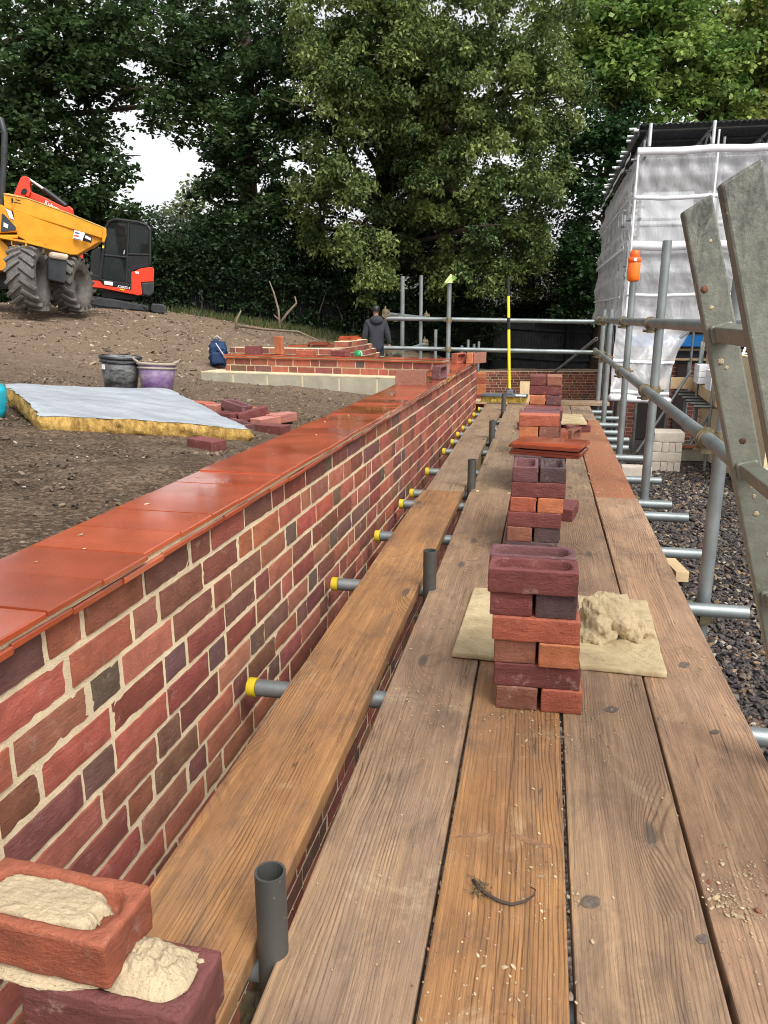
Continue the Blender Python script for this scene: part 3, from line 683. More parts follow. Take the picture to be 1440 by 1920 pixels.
stack(.02, 4.47, [("S", MAROON, MAROON), ("H", MAROON, RED), ("S", MAROON, MAROON), ("H", RED, MAROON), ("S", PURPLE, MAROON), ("H", MAROON, PURPLE), ("S", PURPLE, MAROON, 1)], "the stack just before the tallest", G, 0)
stack(.025, 5.28, [("H", RED, MAROON), ("S", MAROON, RED), ("H", RED, DARK), ("S", MAROON, MAROON), ("H", MAROON, RED), ("S", DARK, MAROON), ("H", ORANGE, PURPLE, 1, -.03), ("S", MAROON, RED), ("H", MAROON, BROWN)], "the tallest, farthest stack", G, .01)
brick((.15, 3.77, 0), (0, 0, R(80)), MAROON, "maroon brick lying on the boards right of the second stack", G)
brick((.235, 6.1, .0513), (R(90), 0, R(70)), BROWN, "brownish brick standing on edge right of the fourth stack", G, "frog")
brick((.15, 6.0, .0513), (R(90), 0, R(95)), RED, "red brick standing on edge close against the tall stack", G)
for i, (x, y, w) in enumerate([(.31, 6.62, "front right"), (-.1, 6.75, "left"), (.33, 7.0, "rear right")]):
    brick((x, y, 0), (0, 0, R(20 + 50 * i)), MAROON, f"maroon brick propping the {w} of the far mortar board", "bricks under the far mortar board")
# clay tiles in a small pile
TG = "clay tiles piled on the bricks"
for i, (nm, dx, dy) in enumerate([("bottom", 0, 0), ("second", .006, .002), ("third", -.004, -.006), ("top", .012, .004)]):
    m = MB(); coping(m, -.0825, .0825, -.15, .15, .0128, .165, random.Random(40 + i), bright=1.0 if i == 3 else .45)
    o = m.build("clay_tile", TILE, colors=True); o.location = (.045 + dx, 3.4 + dy, 6 * BH + i * .0145); o.rotation_euler = (R(0), 0, R(-14) + rnd.gauss(0, .02))
    tag(o, f"dark red clay tile, {nm} of the four piled on a brick stack" if i < 3 else "bright orange-red clay tile on top of the tile pile", "tile", TG)

# bricks left on the coping
G2 = "bricks left on the wall coping"
def on_wall(n, u, rot, col, label, kind="plain", dz=0):
    p = wpt(n, u, ZC + dz); return brick(p, (rot[0], rot[1], rot[2] - WA), col, label, G2, kind)
on_wall(-.985, 5.32, (R(90), 0, R(3)), BROWN, "brownish red brick on edge across the coping, flat face forward", "plain", .0513)
on_wall(-.90, 5.85, (R(90), 0, R(84)), PURPLE, "purple frogged brick on edge behind the flat-faced brick on the coping", "frog", .0513)
on_wall(-.985, 7.7, (R(90), 0, R(72)), RED, "left one of three red bricks standing at the far end of the coping", "frog", .0513)
on_wall(-.875, 7.75, (R(90), 0, R(90)), ORANGE, "middle one of three red bricks standing at the far end of the coping", "plain", .0513)
on_wall(-.745 - .06, 7.8, (R(90), 0, R(60)), BROWN, "right one of three red bricks standing at the far end of the coping", "plain", .0513)
rd = Matrix.Rotation(RA, 3, 'Z')
def on_return(u, off, rot, col, label, kind="plain", dz=.0):
    p = Vector((-3.73, 8.84, ZC)) + rd @ Vector((u, off, dz)); return brick(p, (rot[0], rot[1], rot[2] + RA), col, label, "bricks left on the return wall", kind)
on_return(.35, .1, (R(90), 0, 0), MAROON, "maroon brick on edge at the left end of the return wall", dz=.0513)
on_return(.62, .17, (0, R(90), R(80)), ORANGE, "orange brick standing on end behind the maroon one on the return wall", dz=.107)
on_return(1.02, .12, (0, 0, R(10)), RED, "red brick lying flat on the return wall coping")
on_return(1.45, .14, (0, 0, R(-12)), MAROON, "maroon brick lying flat near the middle of the return wall")
# tiles piled on the stepped bay wall
for i, (x, y, z, a) in enumerate([(-3.55, 11.2, .565, 5), (-3.2, 11.25, .565, -8), (-2.86, 11.4, .565, 80), (-2.9, 11.75, .565, 86), (-3.25, 11.2, .6, 3), (-2.86, 11.5, .6, 78), (-2.95, 12.0, .565, 70)]):
    m = MB()
    for k in range(2): coping(m, -.09, .09, -.15, .15, .0128 + k * .016, .18, random.Random(60 + i))
    o = m.build("clay_tile_bundle", TILE, colors=True); o.location = (x, y, z if i in (2, 3, 5, 6) else z - .09); o.rotation_euler = (0, 0, R(a))
    tag(o, f"orange clay tile bundle on the bay walls by the worker", "tiles", "tile bundles on the bay walls")
# stacks of bricks past the end of the wall
for k in range(7):
    p = ony(897, 745, 9.35)
    brick((p.x + .03, 9.35, -.17 + k * .0635), (0, 0, R(90) + rnd.gauss(0, .03)), rnd.choice((RED, MAROON, ORANGE)), f"brick on the {ORD[k] if k < 6 else 'top'} level of the pile past the far wall end", "bricks past the far end of the wall", "frog" if k == 6 else "plain")
t = MB(); p = ony(897, 745, 9.35)
pl = thing("pallet", "timber pallet carrying the brick pile past the far wall end", "pallet", (p.x + .03, 9.4, -.19))
for i in range(5): t.box((0, -.24 + i * .12, .01), (.5, .09, .018))
t.build("deck_board", TIMBER, pl); t = MB()
for x in (-.2, 0, .2): t.box((x, 0, -.65), (.07, .56, 1.3))
t.build("bearer", TIMBER, pl)

# loose bricks on the soil
G3 = "loose bricks lying on the soil"
for (px, py, col, rz, ry, kind, lab, dz) in [
    (388, 842, MAROON, -28, 0, "plain", "maroon brick alone in front of the insulation slab", 0),
    (512, 812, MAROON, -18, 0, "plain", "maroon brick nearest the coping in the loose heap", 0),
    (499, 797, PINK, 70, 0, "plain", "pink brick end-on behind the nearest brick of the heap", 0),
    (527, 793, PINK, 60, 0, "plain", "pink brick leaning right side of the loose heap", .01),
    (478, 790, MAROON, 22, -14, "plain", "maroon brick tilted across the middle of the heap", .03),
    (444, 782, PURPLE, -24, 10, "frog", "purple frogged brick tilted up in the heap", .05),
    (420, 788, MAROON, -20, 0, "frog", "maroon brick half under the slab edge", 0),
    (448, 800, PURPLE, -30, 5, "frog", "purple brick low beside the slab corner", -.02),
    (472, 778, RED, -10, 0, "plain", "red brick at the back of the loose heap", 0),
    (512, 782, RED, 5, 0, "plain", "red brick half sunk behind the pink ones", -.03),
    (390, 772, PINK, -15, 0, "plain", "pink brick behind the right edge of the slab", 0),
    (375, 768, RED, -22, 0, "plain", "red brick farthest left behind the slab", 0)]:
    p = on_soil(px, py); brick((p.x, p.y, p.z - .008 + dz), (0, R(ry), R(rz)), col, lab, G3, kind)

# foreground pier of two mortared bricks on the inner plank
pier = thing("brick_pier", "small half built brick pier with sandy mortar at the near end of the inner plank", "pier", (-.57, .72, 0))
def pier_brick(loc, size, col, frog, seed, name="brick", rz=0):
    m = MB(); vs, fs = rbox(*size, .0045, 40, 26, 10, frog, .0008, seed); m.add(vs, fs, smooth=True)
    o = m.build(name, BRICK, pier); o.location = loc; o.rotation_euler = (0, 0, rz); o.color = (*col, 1); return o
pier_brick((.07, .0, .003), (.225, .104, .078), (.15, .045, .038), 0, 3)
pier_brick((.085, -.002, .09), (.225, .106, .08), (.15, .046, .039), .014, 5, rz=R(-2))
pier_brick((-.012, .006, .184), (.225, .104, .066), (.30, .085, .043), .018, 11, rz=R(-3))
def lump(name, parent, c, size, mat, seed, n=4, amp=.25, flatb=True, freq=3.0):
    bm = bmesh.new(); bmesh.ops.create_icosphere(bm, subdivisions=n, radius=1.0)
    for v in bm.verts:
        d = v.co.normalized(); k = 1 + amp * mnoise.fractal(d * freq + Vector((seed, seed * 2.1, 0)), .9, 2.2, 5)
        v.co = d * k
        if flatb and v.co.z < -.15: v.co.z = -.15
        v.co = Vector((v.co.x * size[0], v.co.y * size[1], (v.co.z + .15) * size[2]))
    me = bpy.data.meshes.new(name); bm.to_mesh(me); bm.free(); me.materials.append(mat)
    me.polygons.foreach_set("use_smooth", [True] * len(me.polygons))
    o = bpy.data.objects.new(name, me); COL.objects.link(o); o.location = c
    if parent: o.parent = parent
    return o
def sandpatch(name, parent, c, sx, sy, h, seed, slope=0.0, rz=0.0, ragged=.12, edge=.2, amp=.0018):
    """a flat-topped bed of sandy mortar with a ragged outline; slope tips its top down along x"""
    n = 70; m = MB(); V = []; F = []
    for j in range(n + 1):
        for i in range(n + 1):
            x, y = 2 * i / n - 1, 2 * j / n - 1; d = max(abs(x), abs(y)) * .6 + math.hypot(x, y) * .4; a_ = math.atan2(y, x)
            ed = .92 - ragged * (.5 + mnoise.fractal(Vector((math.cos(a_) * 2.2 + seed, math.sin(a_) * 2.2, seed)), .8, 2.2, 4))
            k = max(0.0, min(1.0, (ed - d) / edge)); k = k * (2 - k)
            z = h * k * (1 - slope * (x + 1) / 2) - .003 * (1 - k) + (amp * mnoise.fractal(Vector((x * 6, y * 4, seed)), .8, 2.1, 5) + .001 * mnoise.noise(Vector((x * 40, y * 26, seed)))) * k
            V.append((x * sx, y * sy, z))
    g = lambda i, j: j * (n + 1) + i
    F = [(g(i, j), g(i + 1, j), g(i + 1, j + 1), g(i, j + 1)) for i in range(n) for j in range(n) if max(V[g(i, j)][2], V[g(i + 1, j + 1)][2]) > -.00295]
    m.add(V, F, 0, None, True); o = m.build(name, MORTARSAND, parent); o.location = c; o.rotation_euler = (0, 0, rz); return o
sandpatch("mortar_fill", pier, (-.022, .0065, .236), .1, .041, .0115, 4, 0, R(-3), .1, .12)
sandpatch("mortar_spill", pier, (.128, .002, .169), .06, .048, .04, 9, .7, R(-2), .05, .7, .006)
lump("mortar_joint", pier, (-.01, -.004, .170), (.113, .05, .0085), MORTARSAND, 14, 5, .06, freq=9)
lump("mortar_joint", pier, (.07, .0, .08), (.112, .05, .012), MORTARSAND, 17, 4, .05)
lump("mortar_crumb", pier, (.165, .03, .17), (.008, .0045, .004), MORTARSAND, 3, 2, .3)
lump("mortar_crumb", pier, (.18, .024, .17), (.006, .0035, .0035), MORTARSAND, 6, 2, .3)

# ------------------------------------------------------------------ scaffold
TRO = .02415
sc = thing("scaffold", "galvanised tube scaffold carrying the board walkway along the garden wall", "scaffold", (.6, 4.5, -1.5))
def tubepart(name, a, b, mat=GALV, parent=sc, r=TRO, n=20):
    m = MB(); m.tube(a, b, r, n=n, wall=.004); return m.build(name, mat, parent, world=True)
def coupler(p, d1, d2, side, mat=COUPLER, parent=sc, s=1.0):
    """swivel clamp: a band round each tube with its bolt"""
    m = MB(); p = Vector(p); d1 = Vector(d1).normalized(); d2 = Vector(d2).normalized(); side = Vector(side)
    for d, q in ((d1, p), (d2, p + side)):
        m.tube(q - d * .027 * s, q + d * .027 * s, TRO + .008, n=14)
        m.tube(q - d * .014 * s, q + d * .014 * s, TRO + .0135, n=14)
        o = d.cross(side).normalized() * (TRO + .016)
        bl = side.normalized() if side.length > 0 else d1
        m.tube(q + o - bl * .04, q + o + bl * .06, .0075, n=6); m.tube(q + o + bl * .026, q + o + bl * .044, .014, n=6)
        m.box(q + o * .92, (.034, .034, .03))
    return m.build("coupler", mat, parent, world=True)
TRY = [.42, .97, 1.885, 2.765, 3.455, 4.1, 4.37, 5.02, 5.8, 6.25, 6.65, 7.04, 7.52, 8.02, 8.5]
ZT = -.0385 - TRO
for i, y in enumerate(TRY):
    xl = -.80 + y * .0165 + rnd.uniform(-.008, .008); xr = .77 + rnd.uniform(-.03, .02)
    if i in (9, 11): xr = .70
    o = tubepart("transom", (xl + .02, y, ZT), (xr, y, ZT), GALVDARK if False else GALV)
    m = MB(); m.tube((xl - .004, y, ZT), (xl + .018, y, ZT), TRO + .003, n=20); m.tube((xl - .007, y, ZT), (xl - .0035, y, ZT), TRO + .0015, n=20)
    c = m.build("end_cap", YELLOWCAP, sc, world=True); 
    # make the cap a piece of its transom
    c.parent = o
for y, zt in ((.945, .146), (2.62, .145), (4.31, .165), (6.14, .14), (7.95, .17)):
    xi = -.371 if y < 1 else -.36
    tubepart("inner_standard", (xi, y, -1.5), (xi + rnd.uniform(-.004, .004), y, zt), GALVDARK)
    coupler((xi, y, ZT - .06), (0, 0, 1), (1, 0, 0), (0, .052, 0))
for (y, zt, x) in ((1.05, 1.35, .64), (2.84, 1.28, .628), (4.56, 1.345, .622), (6.08, 1.23, .618), (7.88, 1.0, .625), (8.75, 1.0, .62)):
    tubepart("standard", (x - .004, y, -1.5), (x + .004, y, zt))
RX = .575
tubepart("guard_rail", (RX, 1.2, .935), (RX + .005, 9.1, .893)); tubepart("guard_rail", (RX, 1.2, .545), (RX + .01, 9.25, .558))
for (y, x) in ((1.05, .64), (2.84, .628), (4.56, .622), (6.08, .618), (7.88, .625), (8.75, .62)):
    if y < 1.2: continue
    for z in (.93 - (y - 1.2) * .0046, .547): coupler((RX + .002, y - .0, z), (0, 1, 0), (0, 0, 1), (x - RX - .002, 0, 0))
    coupler((x, y, ZT - .052), (0, 0, 1), (0, 1, 0), (-.052, 0, 0))
tubepart("ledger", (.5, .2, ZT - .05), (.5, 9.0, ZT - .05)); tubepart("ledger", (-.3, .2, ZT - .05), (-.3, 9.0, ZT - .05))
# end rails across the far end, their posts and the stubs running back
FY = 9.0
tubepart("end_rail", ony(722, 597, 8.9), (.66, 9.1, .868)); tubepart("end_rail", ony(720, 652, 8.9), (.66, 9.1, .535))
for (px, pyt, Y, zb) in ((843, 520, 8.85, -1.5), (755, 518, 9.3, -1.2), (790, 516, 10.6, -1.2)):
    t_ = ony(px, pyt, Y); tubepart("standard", (t_.x, Y, zb), (t_.x, Y, t_.z))
    for z in ((.885, .565) if Y < 9 else ()): coupler((t_.x, Y, z), (0, 0, 1), (1, 0, 0), (0, .05, 0))
a = ony(724, 594, 8.95); b = ony(800, 597, 10.65); tubepart("stub_rail", a + Vector((0, 0, .03)), b)
a2 = ony(726, 667, 8.95); b2 = ony(797, 645, 10.65); tubepart("stub_rail", a2, b2)
for p in (a + Vector((0, 0, .02)), b, a2, b2): coupler(p + Vector((0, .06 if p in (a, a2) else -.05, 0)), (0, 1, 0), (0, 0, 1), (.0, .0, .04))
coupler(a.lerp(b, .2), (0, 1, 0), (0, 0, 1), (.05, 0, 0)); coupler(a2.lerp(b2, .2), (0, 1, 0), (0, 0, 1), (.05, 0, 0))
tubepart("brace", ony(1118, 635, 9.6), ony(1040, 697, 14.0), r=.02)
# posts standing beyond, in the yard
ys_ = thing("yard_scaffold", "row of bare scaffold posts standing in the yard beyond the wall end", "scaffold", (-1.5, 12, -1.5))
for (px, pyt, Y) in ((817, 618, 11.5), (866, 648, 13), (878, 637, 14), (889, 645, 15), (898, 640, 15.5)):
    t_ = ony(px, pyt, Y); tubepart("standard", (t_.x, Y, -1.55), (t_.x, Y, t_.z), parent=ys_)
p = ony(843, 520, 8.85)
m = MB(); nn = 10; vs = []; 
for i in range(nn + 1):
    for j in range(nn + 1):
        u, v = i / nn - .5, j / nn - .5
        vs.append((p.x + u * .13 + .025 * math.sin(5 * v), 8.80 + .03 * math.sin(6 * u + 3 * v) - .03 * abs(u), p.z + .025 + u * .06 - abs(u) * .09 * (1 + v) + v * .1 - .04))
m.add(vs, [(i * (nn + 1) + j, (i + 1) * (nn + 1) + j, (i + 1) * (nn + 1) + j + 1, i * (nn + 1) + j + 1) for i in range(nn) for j in range(nn)], 0, None, True)
o = m.build("cloth", plain("lime_green_cloth", (.5, .72, .25), .8)); o.modifiers.new("thick", 'SOLIDIFY').thickness = .004
tag(o, "lime green rag hung over the top of a scaffold post", "cloth")
# orange hazard lamp hung on the third post
p = onx(1184, 498, .62)
lamp = thing("hazard_lamp", "orange plastic hazard lamp fitted over the top of a scaffold post", "lamp", (.62, 6.08, 1.19))
m = MB(); m.lathe([(.0, -.005), (.03, 0), (.042, .012), (.045, .04), (.045, .12), (.04, .135)], 20); m.build("lens", ORANGEP, lamp)
m = MB(); m.lathe([(.04, .131), (.046, .135), (.046, .165), (.03, .17)], 20); m.lathe([(.032, .165), (.036, .19), (.03, .215), (.0, .22)], 20); m.build("lamp_cap", plain("bright_orange_plastic", (1.0, .12, .01), .4), lamp)
m = MB(); m.box((0, -.044, .15), (.02, .01, .022)); m.build("switch", WHITE, lamp)

# boards
GB = "scaffold boards laid along the walkway"
def board(x0, x1, y0, y1, mat, label, z=0.0, th=.038, skew=0.0, name="scaffold_board", cat="board", grp=GB, tilt=0.0):
    m = MB(); W = x1 - x0; L = y1 - y0; n = max(2, int(L / .25)); hw = W / 2
    vs = []; fs = []; ph = rnd.uniform(0, 6)
    for i in range(n + 1):
        y = -L / 2 + L * i / n; w1 = .0018 * math.sin(y * 2.1 + ph); w2 = .0018 * math.sin(y * 1.7 + ph * 2); zz = .0012 * math.sin(y * 1.3 + ph)
        vs += [(-hw + w1, y, -th), (hw + w2, y, -th), (hw + w2, y, zz), (-hw + w1, y, zz)]
    for i in range(n):
        a = i * 4; fs += [(a, a + 1, a + 5, a + 4), (a + 1, a + 2, a + 6, a + 5), (a + 2, a + 3, a + 7, a + 6), (a + 3, a, a + 4, a + 7)]
    fs += [(0, 3, 2, 1), (n * 4, n * 4 + 1, n * 4 + 2, n * 4 + 3)]
    m.add(vs, fs); o = m.build(name, mat, bevel=.0035)
    o.location = ((x0 + x1) / 2, (y0 + y1) / 2, z); o.rotation_euler = (0, tilt, skew)
    tag(o, label, cat, grp); return o
board(-.628, -.403, .33, 4.215, WOOD_WARM, "warm brown narrow plank running alone next to the brick wall, near one", skew=-.001)
board(-.612, -.400, 4.225, 6.65, WOOD_PALE, "middle dusty plank of the row next to the brick wall", z=-.002)
board(-.585, -.385, 6.66, 8.75, WOOD_PALE, "far plank of the row next to the wall, ending at the broom", skew=-.012)
board(-.360, -.1355, .30, 4.205, WOOD_BROWN, "greyish brown nearest board on the left edge of the walkway")
board(-.357, -.134, 4.212, 6.63, WOOD_PALE, "dusty middle board on the left edge of the walkway", z=-.002)
board(-.352, -.13, 6.64, 8.72, WOOD_PALE, "far board on the left edge of the walkway", z=-.003)
board(-.1305, .0855, .36, 4.21, WOOD_WARM, "golden board in the near middle with a curled root on it")
board(-.129, .09, 4.218, 8.7, WOOD_PALE, "far board under the row of brick stacks")
board(.0965, .3135, .30, 4.16, WOOD_BROWN, "brown knotty board right of the nearest brick stack")
board(.097, .313, 4.168, 8.6, WOOD_PALE, "far dusty board right of the brick stacks", z=-.002)
board(.3205, .541, .25, 4.215, WOOD_PINK, "pinkish board with bold grain on the right edge of the walkway")
board(.322, .54, 4.222, 7.4, WOOD_RED, "board stained red by brick dust on the right edge of the walkway", z=-.001)
board(.322, .53, 7.41, 8.6, WOOD_PALE, "short far board on the right edge beyond the red stained one", z=-.003)
o = board(-.11, .11, -.4, .4, WOOD_PALE, "board laid crosswise at the far right end of the walkway", z=.036); o.location = (.33, 8.66, .037); o.rotation_euler = (0, 0, R(90))
o = board(-.11, .11, -.35, .35, TIMBER, "raw timber board laid crosswise past the far end of the wall", z=0); o.location = (-.62, 9.1, -.02); o.rotation_euler = (0, 0, R(88))
o = board(-.1, .1, -.4, .4, TIMBER, "offcut of timber leaning at the far end behind the tallest stack", th=.02); q = ony(984, 738, 8.85); o.location = (q.x, 8.95, .07); o.rotation_euler = (R(78), 0, R(6)); o.scale = (.6, .36, 1)
tb = MB(); q = onz(1283, 1080, -1.5); tb.box((0, 0, .05), (.12, .5, .1)); o = tb.build("timber_block", TIMBER, bevel=.003); o.location = (q.x - .1, q.y, -1.48); o.rotation_euler = (0, 0, R(8)); tag(o, "short sawn timber block lying on the gravel below the walkway", "timber")

BYN = {o["label"][:12]: o for o in COL.objects if o.get("category") == "board"}
def on_board(key, name, pts, mat, h=.0008, flat=None):
    b = BYN[key]; m = MB()
    P = [onz(px, py, b.location.z + .0006) for px, py in pts]; m.prism(P, (0, 0, -.003)); return m.build(name, mat, b, world=True)
KNOT = plain("grey_knot", (.12, .09, .072), .7, 0, .45, 90); RESIN = plain("resin_streak", (.22, .115, .062), .6, 0, .35, 60)
def oval(px, py, rx, ry): return [(px + rx * math.cos(a * math.pi / 8) * rnd.uniform(.9, 1.1), py + ry * math.sin(a * math.pi / 8) * rnd.uniform(.9, 1.1)) for a in range(16)]
for k_, q_ in (("brown knotty", (1107, 1690, 19, 12)), ("brown knotty", (1318, 1760, 13, 9)), ("brown knotty", (1147, 1330, 12, 6)), ("pinkish boar", (1283, 1246, 11, 5)), ("pinkish boar", (1340, 1372, 9, 4))): on_board(k_, "knot", oval(*q_), KNOT)
on_board("golden board", "resin_streak", [(946, 1559), (975, 1566), (1010, 1576), (1040, 1588), (1020, 1590), (985, 1580)], RESIN); on_board("golden board", "resin_streak", [(844, 1570), (880, 1562), (944, 1560), (900, 1568)], RESIN)
cr_ = [(968, 1336), (963, 1420), (956, 1480), (948, 1558), (942, 1640), (936, 1720), (930, 1800), (925, 1918)]
on_board("golden board", "crack", [(x - 1.0, y) for x, y in cr_] + [(x + 1.2, y) for x, y in reversed(cr_)], plain("crack_line", (.13, .06, .03), .8))
# mortar boards and heap
def mortar_board(loc, sx, sy, rz, label):
    m = MB(); vs, fs = rbox(sx, sy, .017, .005, 24, 24, 2, 0, .0012, 3); m.add(vs, fs, smooth=True)
    o = m.build("mortar_board", PLY); o.location = loc; o.rotation_euler = (0, 0, rz); tag(o, label, "mortar board", "mortar spot boards"); return o
mbd = mortar_board((.09, 2.33, .0012), .595, .565, R(-1.5), "square mortar-caked board under the nearest brick stack")
# the stack stands in front of it, the heap on it
bm = bmesh.new(); hr = random.Random(12)
for i in range(46):
    rr_ = hr.uniform(0, 1) ** .6; an = hr.uniform(0, 6.28); sz = hr.uniform(.018, .046) * (1.15 - .45 * rr_); zz = (.052 * (1 - rr_ ** 1.6)) * hr.uniform(.3, 1.1)
    g_ = bmesh.ops.create_icosphere(bm, subdivisions=3, radius=1.0)["verts"]; M_ = Matrix.Translation((math.cos(an) * rr_ * .115, math.sin(an) * rr_ * .095, zz)) @ Matrix.Rotation(hr.uniform(0, 6), 4, 'Z') @ Matrix.Rotation(hr.uniform(-.5, .5), 4, 'X') @ Matrix.Diagonal((sz * 1.5, sz * .85, sz * .62, 1))
    for v in g_: v.co = v.co * (1 + .22 * mnoise.fractal(v.co * 1.8 + Vector((i, 0, 0)), .8, 2, 4)); v.co = M_ @ v.co; v.co.z = max(v.co.z, -.006)
me = bpy.data.meshes.new("mortar_heap"); bm.to_mesh(me); bm.free(); me.materials.append(MORTARWET)
o = bpy.data.objects.new("mortar_heap", me); COL.objects.link(o); o.location = (.245, 2.31, .018); o.rotation_euler = (0, 0, R(20)); o.scale = (1, 1, 1.45); tag(o, "heap of wet sandy mortar on the nearest mortar board", "mortar")
q = o.modifiers.new("remesh", 'REMESH'); q.mode = 'VOXEL'; q.voxel_size = .0028; q.use_smooth_shade = True
tx = bpy.data.textures.new("mortar_clumps", 'CLOUDS'); tx.noise_scale = .018; tx.noise_depth = 4
q = o.modifiers.new("clumps", 'DISPLACE'); q.texture = tx; q.strength = .011; q.mid_level = .5; q.texture_coords = 'LOCAL'
mortar_board((.135, 6.86, .0645), .5, .6, R(2), "far mortar-caked board propped on bricks beyond the tallest stack")

# crumbs of mortar and sand on the boards
n = 1500
cxs = npr.uniform(-.35, .53, n); cys = npr.uniform(.65, 4.2, n)
hot = npr.uniform(0, 1, n)
cl = [(.42, 1.12, .05), (.40, 1.28, .03), (.5, 1.25, .05), (-.02, .92, .06), (.05, 1.15, .04), (.14, 1.72, .05), (.0, 1.76, .06), (.45, 2.15, .07), (.36, 1.2, .02), (-.24, 2.2, .1), (-.25, 1.75, .07)]
for i in range(n):
    if hot[i] < .72: c = cl[i % len(cl)]; cxs[i] = npr.normal(c[0], c[2]); cys[i] = npr.normal(c[1], c[2] * 1.3)
k = (cxs > -.35) & (cxs < .53); cxs, cys = cxs[k], cys[k]; n = len(cxs)
S = np.abs(npr.normal(0, .0013, n)) + .0008; S[:8] = npr.uniform(.0045, .008, 8); cxs[:8] = npr.normal(.43, .05, 8); cys[:8] = npr.normal(1.22, .07, 8)
scatter("mortar_crumbs", np.stack([cxs, cys, np.full(n, .0015)], -1), S, palette(n, [(.5, .39, .24), (.4, .3, .18), (.3, .12, .07)], [.55, .35, .1]), "crumbs of mortar and brick dust on the boards", "crumbs", flat=.5)
n = 900
cxs = npr.uniform(-.33, .52, n); cys = npr.uniform(4.2, 8.5, n)
scatter("mortar_crumbs", np.stack([cxs, cys, np.full(n, .0015)], -1), np.abs(npr.normal(0, .003, n)) + .0015, palette(n, [(.5, .39, .24), (.4, .3, .18)]), "crumbs of mortar on the far boards", "crumbs", flat=.5)
n = 90; cu = npr.uniform(1, 8, n)
scatter("mortar_crumbs", np.stack([-.97 + npr.uniform(-.1, .1, n) + cu * .0193, cu, np.full(n, ZC + .001)], -1), np.abs(npr.normal(0, .002, n)) + .0012, palette(n, [(.6, .48, .34), (.4, .3, .18)]), "specks of mortar on the wet coping", "crumbs", flat=.5)
# curled root on the golden board
rt = thing("root", "curled dark root with fine fibres on the golden board", "root", (-.03, 1.19, 0))
m = MB(); pts = []
for (px, py) in ((888, 1650), (897, 1664), (915, 1678), (937, 1690), (960, 1696), (985, 1690), (1002, 1678), (1004, 1668), (995, 1663)): q = onz(px, py, .004); pts.append(q)
m.path(pts, [.0034, .0033, .003, .003, .0028, .0022, .0015, .001, .0008], 7); m.build("stem", plain("dark_root", (.045, .03, .022), .8), rt, world=True)
m = MB()
for i in range(46):
    s0 = onz(910 + rnd.uniform(-25, 15), 1668 + rnd.uniform(-14, 18), .002); d = Vector((rnd.gauss(0, .013), rnd.gauss(0, .013), abs(rnd.gauss(.002, .003))))
    m.path([s0, s0 + d * .5 + Vector((0, 0, .003)), s0 + d], [.0007, .0006, .0003], 4)
m.build("fibres", plain("brown_root_fibre", (.12, .085, .05), .9), rt, world=True)
m = MB(); m.path([onz(1085, 1698, .003), onz(1100, 1686, .006), onz(1118, 1680, .004)], [.0009, .001, .0005], 5); o = m.build("twig", DEADWOOD, origin=onz(1085, 1698, .003)); tag(o, "thin bent twig across the gap beside the golden board", "twig")

# broom standing at the far end
br = thing("broom", "yard broom with yellow and black handle standing upright at the far end", "broom", (-.335, 8.55, .12))
a = ony(955, 740, 8.55); b = ony(953, 518, 8.55); ax = (b - a)
m = MB(); m.tube(a.lerp(b, .05), b.lerp(a, .16), .0155); m.build("handle", plain("yellow_handle", (.78, .68, .03), .4), br, world=True)
m = MB(); m.tube(b.lerp(a, .16), b, .0165); m.build("grip", BLACKP, br, world=True); m = MB(); m.tube(a.lerp(b, .56), a.lerp(b, .66), .0175); m.build("grip", BLACKP, br, world=True)
c = ony(947, 741, 8.55); m = MB(); m.box(c, (.5, .06, .035)); m.box(ony(956, 735, 8.55), (.07, .07, .05)); m.tube(ony(956, 740, 8.55), ony(956, 728, 8.55), .022); m.build("head", plain("grey_broom_head", (.1, .12, .14), .5), br, world=True, bevel=.006)
m = MB(); m.box(c + Vector((.17, -.032, .004)), (.11, .004, .018)); m.build("sticker", WHITE, br, world=True)
m = MB()
for i in range(420):
    x = c.x - .245 + .49 * (i / 420); q = Vector((x, c.y + rnd.uniform(-.025, .025), c.z - .015)); m.tube(q, q + Vector((rnd.gauss(-.02, .012), rnd.gauss(0, .01), -.065)), .0016, n=4, caps=False)
m.build("bristles", plain("yellow_bristle", (.42, .29, .02), .7), br, world=True)

# ladder at the right, leaning on the walkway edge
ld = thing("ladder", "weathered galvanised steel ladder leaning up past the right edge of the boards", "ladder", (1.03, 1.45, -1.5))
def lad(z, Y): return Vector((.266 + (1.17 - z) * .287, Y, z))
LDIR = (lad(1, 0) - lad(0, 0)).normalized(); LX = Vector((LDIR.z, 0, -LDIR.x))
for (Y, zt, w) in ((1.615, 1.18, .056), (1.19, 1.167, .056)):
    m = MB(); a, b = lad(-1.5, Y), lad(zt - .01, Y); 
    if Y < 1.3: a, b = a + Vector((-.022, 0, 0)), b + Vector((-.022, 0, 0))
    vs = []
    hw = w / 2
    tl = LDIR * .018
    for p, sk in ((a, 0), (b, 1)):
        for (sx, sy) in ((-hw, -.016), (hw, -.016), (hw, .016), (-hw, .016)): vs.append(p + LX * sx + Vector((0, sy, 0)) + (tl * (sx / hw) * .45 if sk else Vector()))
    m.add(vs, [(0, 1, 5, 4), (1, 2, 6, 5), (2, 3, 7, 6), (3, 0, 4, 7), (4, 5, 6, 7), (0, 3, 2, 1)])
    m.build("stile", LADDER, ld, world=True, bevel=.004)
for k in range(10):
    z = .937 - .262 * k; p = lad(z, 0); m = MB()
    m.bar((p.x, 1.18, p.z), (p.x, 1.60, p.z), .03, .03, LDIR); o = m.build("rung", LADDER, ld, world=True, bevel=.003)
    q = MB(); q.bar((p.x, 1.588, p.z), (p.x, 1.60, p.z), .042, .036, LDIR); q.build("weld", LADDER, ld, world=True, bevel=.005)
